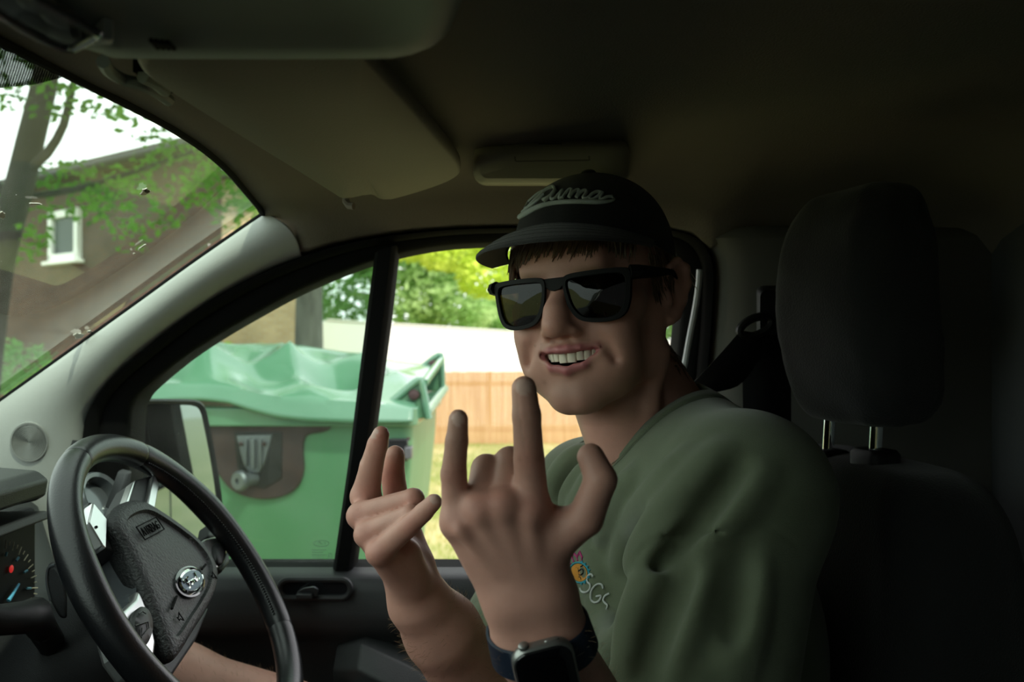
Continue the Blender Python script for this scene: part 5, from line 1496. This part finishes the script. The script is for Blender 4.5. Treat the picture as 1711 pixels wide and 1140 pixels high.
emb([[el(t), el(t + .13, 19, 21), el(t + .26)] for t in np.arange(-.9, 1.9, .33)], .0006, M['thread_blue'], 'embroidered_ring_points', 1)
pet = []
for a in (-2.75, -2.4, -2.05, -1.7, -1.35, -1.0):
    pet.append([el(a - .2, 18, 20), el(a - .17, 23, 26), el(a, 30, 33), el(a + .17, 23, 26), el(a + .2, 18, 20)])
    pet.append([el(a - .2, 24, 27), el(a, 33, 37), el(a + .2, 24, 27)])
emb(pet, .00065, M['thread_pink'], 'embroidered_petals', 1)
emb([[(960, 951), (965, 955), (962, 962), (958, 964), (957, 960)], [(968, 953), (973, 951), (974, 957), (969, 961), (966, 957), (968, 953)], [(959, 954), (964, 948)], [(970, 947), (974, 945)], [(964, 966), (969, 964), (971, 968)], [(966, 949), (968, 962)]], .0006, M['thread_dark'], 'embroidered_pattern', 4)
emb([[(991, 964), (988, 960), (983, 962), (981, 968), (982, 973), (986, 977), (985, 985), (979, 990), (972, 989), (969, 983)],
     [(1008, 984), (1005, 977), (997, 977), (990, 984), (987, 993), (988, 1003), (994, 1007), (1001, 1004), (1004, 996), (996, 997)],
     [(1018, 992), (1011, 996), (1008, 1003), (1011, 1008), (1015, 1012), (1013, 1019)]], .0010, M['thread_white'], 'embroidered_letters', 6)
# shorts
M['shorts'] = mat('dark_navy_shorts', (.020, .024, .034), .85, bump=.3, bump_scale=900)
sh_sdf = U(.04, cap(pt(1060, 1440, 1.03), pt(540, 1262, 1.112), .105, .085), cap(pt(1150, 1510, .88), pt(640, 1470, .84), .105, .085), cap(pt(1140, 1420, .97), pt(1165, 1560, .97), .14, .14))
HV, HF = surface(sh_sdf, (-.38, .70, .45), (.42, 1.26, 1.40), .005)
hx = pt(540, 1262, 1.112); ha = hx - pt(1060, 1440, 1.03); ha /= np.linalg.norm(ha)
kx = pt(640, 1470, .84); ka = kx - pt(1150, 1510, .88); ka /= np.linalg.norm(ka)
kl = ((HV - hx) @ ha > .012) & (HV[:, 1] > .97) | ((HV - kx) @ ka > .012) & (HV[:, 1] < .97)
HF2 = HF[~kl[HF].any(1)]; used = np.unique(HF2); rem = -np.ones(len(HV), int); rem[used] = np.arange(len(used))
sho = np_mesh('shorts', HV[used], rem[HF2], M['shorts'], driver); sho['label'] = 'dark navy shorts'
m_ = sho.modifiers.new('solid', 'SOLIDIFY'); m_.thickness = .002; m_.offset = -1
sk = MB()
for hx_, hy_, hz_ in ((-.55, 1.09, .49), (-.35, .80, .49)):
    sk = MB().ell((hx_, hy_, .545), (.135, .047, .048), None, 20, 12).build('shoe', M['black_rubber'], driver)

# ---- cap
M['cap'] = mat('black_cap_twill', (.012, .012, .013), .88, spec=.2, bump=.4, bump_scale=1100, sheen=.15)
M['brim'] = mat('charcoal_brim_twill', (.042, .042, .043), .85, spec=.2, bump=.5, bump_scale=900, sheen=.2)
M['cap_thread'] = mat('pale_grey_embroidery', (.42, .47, .46), .6, bump=.6, bump_scale=1600)
capo = MB()
def rimz(ph):
    a = abs(ph)
    return 70 - 26 * min(a / 1.4, 1) ** 1.6 - 30 * max(0, min((a - 1.4) / 1.6, 1)) ** 1.2
def crown(ph, t, inset=0):
    """ph = 0 at the face, t from the rim (0) to the button (1)"""
    z0 = rimz(ph); z = z0 + (134 - z0) * math.sin(t * PI / 2) ** .92
    u = t
    prof = max(0, 1 - max(0, (z - 36) / 98) ** 2.55) ** .50 if z > 36 else 1
    ax_, ay = 80.5 * prof, (106 if abs(ph) < PI / 2 else 99) * prof
    seam_ = 1 - .012 * math.exp(-((((ph / (PI / 3)) - round(ph / (PI / 3))) * 9) ** 2)) if t < .97 else 1
    x, y = (ax_ - inset) * math.sin(ph) * seam_, (ay - inset) * math.cos(ph) * seam_ - 2
    return Hv((x, y, z))
NP = 144
rows = [[crown(2 * PI * k / NP - PI, t, 1.6) for k in range(NP)] for t in (.06, 0)] + [[crown(2 * PI * k / NP - PI, t) for k in range(NP)] for t in np.linspace(0, .985, 30)]
rows.append([Hv((0, -2, 134.2))] * NP)
capo.grid(rows, True)
cap_o = capo.build('cap', M['cap'], driver, smooth=70)
cap_o['label'] = 'black baseball cap with pale embroidered script'
MB().ell(Hv((0, -2, 135)), (.0085, .0085, .0045), Matrix(HR.tolist())).build('button', M['cap'], cap_o)
br = MB()
def brim_pt(u, v, dz=0):
    ph = u * 1.22
    z0 = 70 - 26 * min(abs(ph) / 1.4, 1) ** 1.6 + 1
    bx_, by = 85 * math.sin(ph), 107 * math.cos(ph) - 2
    ox, oy = 90 * math.sin(ph * 1.02), 100 + 72 * math.cos(ph * 1.05) ** .55 - 66 * (abs(u) ** 2.6)
    oz = 50 - 6 * u * u
    w = v
    return Hv((bx_ + (ox - bx_) * w, by + (oy - by) * w, z0 + (oz - z0) * w ** 1.1 + 5 * math.sin(PI * w) * (1 - u * u) + dz))
nu_ = 48
top_ = [[brim_pt(-1 + 2 * i / nu_, v, 1.6) for i in range(nu_ + 1)] for v in np.linspace(-.04, .985, 14)]
edge_ = [[brim_pt(-1 + 2 * i / nu_, 1.0, dz) for i in range(nu_ + 1)] for dz in (.8, -.8)]
bot_ = [[brim_pt(-1 + 2 * i / nu_, v, -1.6) for i in range(nu_ + 1)] for v in np.linspace(.985, -.04, 14)]
br.grid(top_ + edge_ + bot_)
br.build('brim', M['brim'], cap_o, smooth=70)
stt = MB()
for v in (.93, .80, .67, .54, .41, .28):
    stt.tube([brim_pt(u, v, 1.65) for u in np.linspace(-.93, .93, 70)], .0004, 5)
stt.build('stitching', M['brim'], cap_o)
dgc = capo
cbv = BVHTree.FromPolygons([tuple(v) for v in dgc.v], [f for f in dgc.f])
def on_cap(px, py, lift=.0012):
    q = hit(cbv, px, py, lift)
    return q
txt = MB()
def cs(px_pts, r, n=7):
    q = [(p.x, p.y) for p in spline([Vector((a, b, 0)) for a, b in px_pts], len(px_pts) * n)]
    q3 = [on_cap(*p) for p in q]
    rr = [r] * len(q3) if not hasattr(r, '__len__') else list(np.interp(np.linspace(0, 1, len(q3)), np.linspace(0, 1, len(r)), r))
    ok = [(a, b) for a, b in zip(q3, rr) if a is not None]
    if len(ok) > 2: txt.tube([a for a, b in ok], [b for a, b in ok], 7)
# zoomed lettering coordinates -> frame pixels
def z8(pts): return [(780 + x / 4.624, 270 + y / 4.624) for x, y in pts]
cs(z8([(405, 405), (445, 385), (500, 335), (560, 275), (620, 225), (665, 203)]), [.0012, .0016, .0019, .0019, .0018])     # P stem
cs(z8([(600, 232), (560, 250), (500, 300), (455, 345), (450, 365), (490, 350), (560, 300), (600, 260)]), .0016)               # swash of the P
cs(z8([(610, 225), (660, 200), (682, 215), (668, 250), (628, 285), (590, 300)]), .0019)                                        # bowl of the P
cs(z8([(602, 318), (640, 280), (668, 245), (690, 225)]), .0017)                                                                # u
cs(z8([(676, 240), (655, 285), (668, 298), (700, 275), (742, 228), (728, 262), (718, 290), (740, 285)]), .0018)
cs(z8([(740, 290), (775, 240), (800, 222), (812, 232), (790, 280)]), .0018)                                                    # m
cs(z8([(790, 282), (830, 238), (858, 226), (868, 238), (846, 280)]), .0018)
cs(z8([(846, 282), (884, 240), (912, 230), (925, 242), (900, 282), (914, 292), (945, 280)]), .0018)
cs(z8([(1040, 246), (1000, 240), (960, 262), (945, 288), (965, 300), (1005, 280), (1045, 245), (1025, 285), (1040, 298), (1080, 280), (1120, 275)]), .0018)   # a
cs(z8([(352, 500), (372, 470), (420, 430), (480, 395), (560, 355), (650, 330), (760, 318), (880, 315), (1000, 318), (1090, 314), (1135, 300), (1120, 285)]), [.0008, .0026, .0034, .0030, .0026, .0024, .0024, .0024, .0026, .0026, .0020, .0010])  # swoosh underline
txt.build('embroidered_script', M['cap_thread'], cap_o, smooth=60)

# ---- hair: fringe under the brim, temples and nape
M['hair'] = mat('brown_hair', (.085, .045, .020), .45, spec=.5, col2=(.13, .075, .036), noise_scale=90)
hm = MB()
rg = random.Random(8)
def scalp(ph, z, lift=0):
    e = math.sqrt(max(.05, 1 - ((z - 38) / 92) ** 2))
    return np.array([(76.5 * e + lift) * math.sin(ph), (101 * e + lift) * math.cos(ph) - 1, z])
def lock(p0, d, L, r, curl, n=7):
    pts = []; p = np.array(p0, float); d = np.array(d, float)
    side = np.array([rg.uniform(-1, 1), rg.uniform(-.3, .3), 0])
    for i in range(n):
        pts.append(Hv(p)); t = i / (n - 1)
        p = p + d * (L / n) + side * curl * math.sin(t * 5)
        d = d + np.array([0, -.10, -.05]) * t
    q_ = np.array(pts); dd = skin_sdf.ev(q_, q_.mean(0), .05)
    if dd is not None:
        cc_ = np.array(H(0, 0, 30)); out_ = q_ - cc_; out_ /= np.linalg.norm(out_, axis=1)[:, None]
        pts = [Vector(a + o * max(0, .0012 - x)) for a, o, x in zip(q_, out_, dd)]
    hm.tube(pts, [r * .001 * (1 - .8 * (i / (n - 1)) ** 1.5) for i in range(n)], 5)
for i in range(330):
    ph = rg.uniform(-1.0, .92)
    z = 70 - 24 * (abs(ph) / 1.3) ** 1.5 + rg.uniform(-3, 4)
    q = scalp(ph, z, rg.uniform(1, 4))
    lock(q, (.35 * math.cos(ph) + rg.uniform(-.3, .3), .06 * math.cos(ph), -1), rg.uniform(20, 34) * (1 if abs(ph) < .6 else .75), rg.uniform(1.0, 2.2), rg.uniform(.2, .9))
for i in range(120):
    ph = rg.uniform(.80, 1.40); z = rg.uniform(44, 66)
    q = scalp(ph, z, rg.uniform(2, 7))
    lock(q, (.25, .05, -1), rg.uniform(16, 26), rg.uniform(.9, 1.8), rg.uniform(.2, .7))
for s in (1, -1):
    for i in range(150):
        ph = s * rg.uniform(1.15, 1.60); z = rg.uniform(2, 50)
        q = scalp(ph, z, rg.uniform(0, 3)); q[0] = s * max(abs(q[0]), 72)
        lock(q, (s * .1, -.25, -1), rg.uniform(10, 18), rg.uniform(.6, 1.1), .25)
    for i in range(330):
        ph = s * rg.uniform(1.75, 3.14); z = rg.uniform(-78, 30)
        dr = HR @ np.array([math.sin(ph), math.cos(ph), 0]); c_ = H(0, -8, z); r_ = .12
        for _ in range(30):
            q_ = c_ + dr * r_; d_ = skin_sdf.ev(q_[None], q_, 0); d_ = .03 if d_ is None else float(d_[0])
            if d_ < .0004 or r_ < .03: break
            r_ -= d_ * .8
        q = Hinv((c_ + dr * r_)[None])[0]
        if z < -8 and abs(ph) < 1.95: continue
        lock(q, (math.sin(ph) * .45, math.cos(ph) * .45, -.9), rg.uniform(8, 17), rg.uniform(.6, 1.2), rg.uniform(.4, 1.6))
hm.build('hair', M['hair'], driver, smooth=60, weld=False)

# ---- fine hair on the forearms and the shin
M['arm_hair'] = mat('fair_arm_hair', (.30, .20, .11), .45, spec=.5)
ah = MB(); rg = random.Random(21)
nrmV = np.zeros((len(V), 3)); body_o.data.vertices.foreach_get('normal', nrm_ := np.zeros(len(V) * 3, np.float32)); nrmV = nrm_.reshape(-1, 3)
for a_, b_, R_, n_ in ((pt(895, 1030, .595), pt(1000, 1250, .65), .045, 520), (pt(700, 1004, .80), pt(830, 1200, .90), .058, 900), (pt(300, 1160, 1.145), pt(500, 1212, 1.125), .075, 420)):
    ax_ = (b_ - a_); L_a = np.linalg.norm(ax_); ax_ = ax_ / L_a
    t_ = (V - a_) @ ax_; rr_ = np.linalg.norm((V - a_) - t_[:, None] * ax_, axis=1)
    idx_ = np.where((t_ > 0) & (t_ < L_a) & (rr_ < R_))[0]
    for k in rg.sample(list(idx_), min(n_, len(idx_))):
        n0 = nrmV[k]; d0 = -ax_ * .4 + n0 * .55 + np.array([rg.uniform(-.5, .5), rg.uniform(-.5, .5), rg.uniform(-.5, .5)]) * .7
        d0 /= np.linalg.norm(d0); L0_ = rg.uniform(.005, .012)
        p0 = V[k]; p1 = p0 + d0 * L0_ * .5; p2 = p1 + (d0 * .8 - n0 * .25 + np.array([0, 0, -.15])) * L0_ * .5
        ah.tube([p0, p1, p2], [.00011, .00009, .00004], 3)
ah.build('arm_hair', M['arm_hair'], driver, smooth=60, weld=False)

# ---- sunglasses
sg = empty('sunglasses', Hv((0, 104, 10)), 'black square framed sunglasses worn by the man', 'sunglasses')
M['sg_frame'] = mat('matt_black_frame', (.006, .006, .0065), .6, spec=.18)
M['sg_lens'] = glass_mat('dark_brown_lens', (.040, .022, .012), .028, .0, 30, edge=.45)
def gl(x, z, dy=0): return Hv((x, 106.5 - .0030 * x * x + dy, z))
OL = [(9, 19), (14, 23.5), (30, 25), (52, 25.5), (68, 24.5), (71.5, 20), (71, 10), (69, -6), (63.5, -18), (52, -23), (36, -23), (22, -19), (13.5, -8), (10, 6)]
IL = [(13, 16), (17, 19), (31, 20), (51, 20.5), (62.5, 19.5), (66, 15.5), (65.7, 8), (63.5, -6), (59, -15), (50, -18.8), (37, -18.8), (25, -15.5), (17.5, -6), (14, 6)]
for s in (1, -1):
    o_ = [(p.x, p.y) for p in spline([Vector((a, b, 0)) for a, b in OL], 60, True)]; i_ = [(p.x, p.y) for p in spline([Vector((a, b, 0)) for a, b in IL], 60, True)]
    R_ = lambda L2, sc, dy: [gl(s * (38 + (x - 38) * sc), 1 + (z - 1) * sc, dy) for x, z in L2]
    MB().grid([R_(o_, .99, 2.6), R_(o_, 1, 1.8), R_(o_, 1, -1.6), R_(i_, 1, -1.6), R_(i_, 1, 1.4), R_(i_, 1.03, 2.6), R_(o_, .99, 2.6)], True).build('rim', M['sg_frame'], sg, smooth=35)
    ln = MB(); rows = [R_(i_, 1.02 * k / 6, -.2 + 1.6 * (1 - (k / 6) ** 2)) for k in range(6, 0, -1)]
    ln.grid(rows, True); ln.add(rows[-1], [tuple(range(60))])
    ln.build('lens', M['sg_lens'], sg, smooth=60)
    tp_ = [Hv((s * 70, 91, 20)), Hv((s * 76, 86, 20)), Hv((s * 79, 76, 20)), Hv((s * 80.5, 40, 21)), Hv((s * 81, 8, 22)), Hv((s * 81, -6, 20)), Hv((s * 80, -14, 10)), Hv((s * 79, -18, -4))]
    MB().tube(spline(tp_, 40), [.0028 + .0042 * max(0, 1 - i / 30) for i in range(40)], 8, flat=1.0, up=Vector(_u)).build('temple', M['sg_frame'], sg)
    MB().box(gl(s * 72, 21, -3), (.006, .006, .009), Matrix(HR.tolist())).build('hinge', M['sg_frame'], sg, bevel=.001)
    MB().box(gl(s * 75, 20.5, -1), (.0035, .0012, .0045), Matrix(HR.tolist())).build('hinge_mark', M['silver'], sg, bevel=.0004)
brg = [gl(a, b, 1.2) for a, b in ((-12, 22), (12, 22), (11, 16), (6, 11), (0, 9.5), (-6, 11), (-11, 16))]
MB().prism(brg, Vector(_f) * -.0038).build('bridge', M['sg_frame'], sg, bevel=.0008)

# ---- wrist watch on the near forearm
wa = empty('wrist_watch', P(910, 1115, .56), 'square smart watch with dark blue strap on the near wrist', 'watch')
M['strap'] = mat('navy_rubber_strap', (.010, .017, .034), .55, spec=.4)
M['watch_case'] = mat('grey_aluminium', (.30, .30, .29), .35, metal=.85)
M['watch_glass'] = mat('black_watch_glass', (.004, .004, .005), .06, spec=.7)
arm_ax = (pt(980, 1250, .65) - pt(897, 1035, .592)); arm_ax /= np.linalg.norm(arm_ax)
face_c = trace(skin_sdf, 910, 1120, .45)
wz_ = -(np.array([face_c[0], face_c[1], face_c[2] - CZ])); wz_ /= np.linalg.norm(wz_)
wz_ = wz_ - arm_ax * (wz_ @ arm_ax); wz_ /= np.linalg.norm(wz_)
wz_ = wz_ + np.array([-.10, 0, .04]); wz_ /= np.linalg.norm(wz_)
ang = math.radians(12)
wx_ = np.array([math.cos(ang), 0, math.sin(ang)]); wx_ = wx_ - wz_ * (wx_ @ wz_); wx_ /= np.linalg.norm(wx_)
wy_ = np.cross(wz_, wx_)
WCn = pt(911, 1118, face_c[1] - .004)
def wq(x, y, z): return Vector(WCn + (wx_ * x + wy_ * y + wz_ * z) * .001)
def wr(w, h_, r, z): return [wq(a, b, z) for a, b in rrect(w, h_, r, 7)]
case = MB().loft([wr(34, 40, 9, -3), wr(39, 45, 11, -1), wr(40, 46, 11.5, 2), wr(40, 46, 11.5, 4.5), wr(38.6, 44.6, 11, 6.2), wr(37, 43, 10, 6.6)]).build('case', M['watch_case'], wa, smooth=60)
MB().loft([wr(37, 43, 10, 6.0), wr(37, 43, 10, 6.9), wr(35.5, 41.5, 9.4, 7.6), wr(20, 24, 5, 7.9)]).build('screen', M['watch_glass'], wa, smooth=60)
def knob(x, r, L, w=1): MB().loft([[wq(x + math.cos(a) * r * w, 22 + d, 2.2 + math.sin(a) * r) for a in np.linspace(0, 2 * PI, 25)[:-1]] for d in (0, L, L)] if False else [[wq(x + math.cos(a) * r * w * s_, 22.5 + d, 2.2 + math.sin(a) * r * s_) for a in np.linspace(0, 2 * PI, 25)[:-1]] for d, s_ in ((0, 1), (L - .4, 1), (L, .85))]).build('crown', M['watch_case'], wa, smooth=40)
knob(-10, 3.3, 2.6); knob(8, 1.5, 1.2, 3.2)
# strap: a band around the forearm at the watch
sb = MB()
acen = pt(905, 1106, .597)
rows = []
strap_ax = np.cross(wz_, wx_)
for w in (-11, -10.5, 10.5, 11):
    row = []
    for a in np.linspace(0, 2 * PI, 73)[:-1]:
        dr = wx_ * math.cos(a) + wz_ * math.sin(a)
        c = WCn - wz_ * .036 + strap_ax * w * .001
        c = c + (acen - c) @ wx_ * wx_ * .6
        r = .09
        for _ in range(40):
            q_ = c + dr * r; d = skin_sdf.ev(q_[None], q_, 0); d = .03 if d is None else float(d[0])
            if d < .0003: break
            r -= d * .7
        row.append(c + dr * (r + (.0008 if abs(w) > 10.8 else .0026)))
    q = np.array(row)
    for _ in range(4): q = .5 * q + .25 * (np.roll(q, 1, 0) + np.roll(q, -1, 0))
    rows.append([Vector(p) for p in q])
sb.grid(rows, True)
sb.build('strap', M['strap'], wa, smooth=70)

# ================================================================ seat and belt
seat = empty('driver_seat', (.38, .96, .95), 'black fabric covered seat with tall headrest behind the man', 'seat')
def rot_rect(cx, cy, z, w, d, r, a, n=6):
    """rounded rectangle in plan, w across the van, d along it"""
    ca, sa = math.cos(a), math.sin(a)
    return [Vector((cx + y * ca - x * sa, cy + x * ca + y * sa, z)) for x, y in rrect(w, d, r, n)]
hd = pt(1428, 520, .95)
HB_ = MB()
prof = [(708, .090, .060, .012), (700, .105, .075, .012), (670, .128, .098, .010), (620, .138, .108, .006), (550, .142, .112, .0), (480, .142, .110, -.002), (420, .138, .104, -.002), (370, .128, .092, 0), (338, .110, .072, .004), (322, .092, .050, .006), (316, .070, .030, .007)]
rings = []
for py, w, d, dx in prof:
    c = P(1428, py, .95)
    rings.append(rot_rect(c.x + dx, c.y, c.z, w * 1.25, d * 1.0, min(w, d) * .38, .30))
HB_.loft(rings)
hr = HB_.build('headrest', M['seat_cover'], seat, smooth=60)
dm = bpy.data.textures.new('creases', 'CLOUDS'); dm.noise_scale = .06
sbm = hr.modifiers.new('sub', 'SUBSURF'); sbm.levels = 2; sbm.render_levels = 2
dmm = hr.modifiers.new('crease', 'DISPLACE'); dmm.texture = dm; dmm.strength = .009; dmm.mid_level = .5
for px, y in ((1386, .985), (1465, .905)):
    MB().tube([P(px + 1, 690, y), P(px - 4, 775, y)], .0064, 16).build('headrest_post', M['chrome'], seat)
    MB().loft([rot_rect(P(px - 3, 757, y).x, y, P(px - 3, 757, y).z + dz, .045 * s_, .035 * s_, .01 * s_, .3) for dz, s_ in ((-.02, 1), (0, 1), (.004, .85))]).build('post_guide', M['black_plastic'], seat, smooth=50)
rings = []
for py, w, d, dx in ((1900, .40, .14, -.01), (1500, .40, .15, .0), (1200, .40, .15, .012), (1000, .39, .145, .012), (880, .38, .135, .010), (820, .35, .125, .008), (785, .32, .105, .006), (768, .27, .08, .007), (760, .22, .055, .007)):
    c = P(1440, py, .95)
    rings.append(rot_rect(c.x + dx, c.y + .005, c.z, w, d, min(w, d) * .42, .12, 8))
sbk = MB().loft(rings).build('backrest', M['seat_cover'], seat, smooth=60)
sm_ = sbk.modifiers.new('sub', 'SUBSURF'); sm_.levels = 2; sm_.render_levels = 2
MB().loft([rot_rect(.06, .96, z, .44, .50, .09, 0, 8) for z in (.60, .64, .84, .875)]).build('cushion', M['seat_cover'], seat, smooth=60, bevel=.02)
MB().box((.10, .96, .56), (.40, .40, .16)).build('seat_base', M['black_plastic'], seat, bevel=.02)

belt = empty('seat_belt', P(1290, 520, 1.12), 'black seat belt and guide on the pillar behind the man', 'seat belt')
MB().loft([[P(1292 + a, 522 + b, y) for a, b in rrect(w, h_, 12, 5)] for w, h_, y in ((56, 90, 1.12), (54, 86, 1.08), (44, 74, 1.066))]).build('guide_cover', M['black_plastic'], belt, smooth=50)
MB().tube([P(1262 + 26 * math.cos(a), 546 + 15 * math.sin(a) - 8 * math.cos(a), 1.064) for a in np.linspace(0, 2 * PI, 25)[:-1]], .005, 8, True).build('belt_loop', M['black_plastic'], belt)
def webbing(A_, B_, name):
    A2, B2 = spline(A_, 20), spline(B_, 20)
    MB().grid([A2, B2]).build(name, M['belt'], belt, smooth=60, solid=.0014)
webbing([P(1238, 552, 1.062), P(1196, 600, 1.060), P(1150, 648, 1.065), P(1100, 700, 1.085)], [P(1292, 562, 1.062), P(1240, 640, 1.060), P(1180, 664, 1.065), P(1130, 730, 1.085)], 'webbing')
webbing([P(1240, 560, 1.080), P(1242, 700, 1.11), P(1250, 900, 1.125), P(1255, 1300, 1.13)], [P(1322, 566, 1.080), P(1322, 700, 1.10), P(1324, 900, 1.11), P(1330, 1300, 1.12)], 'webbing')
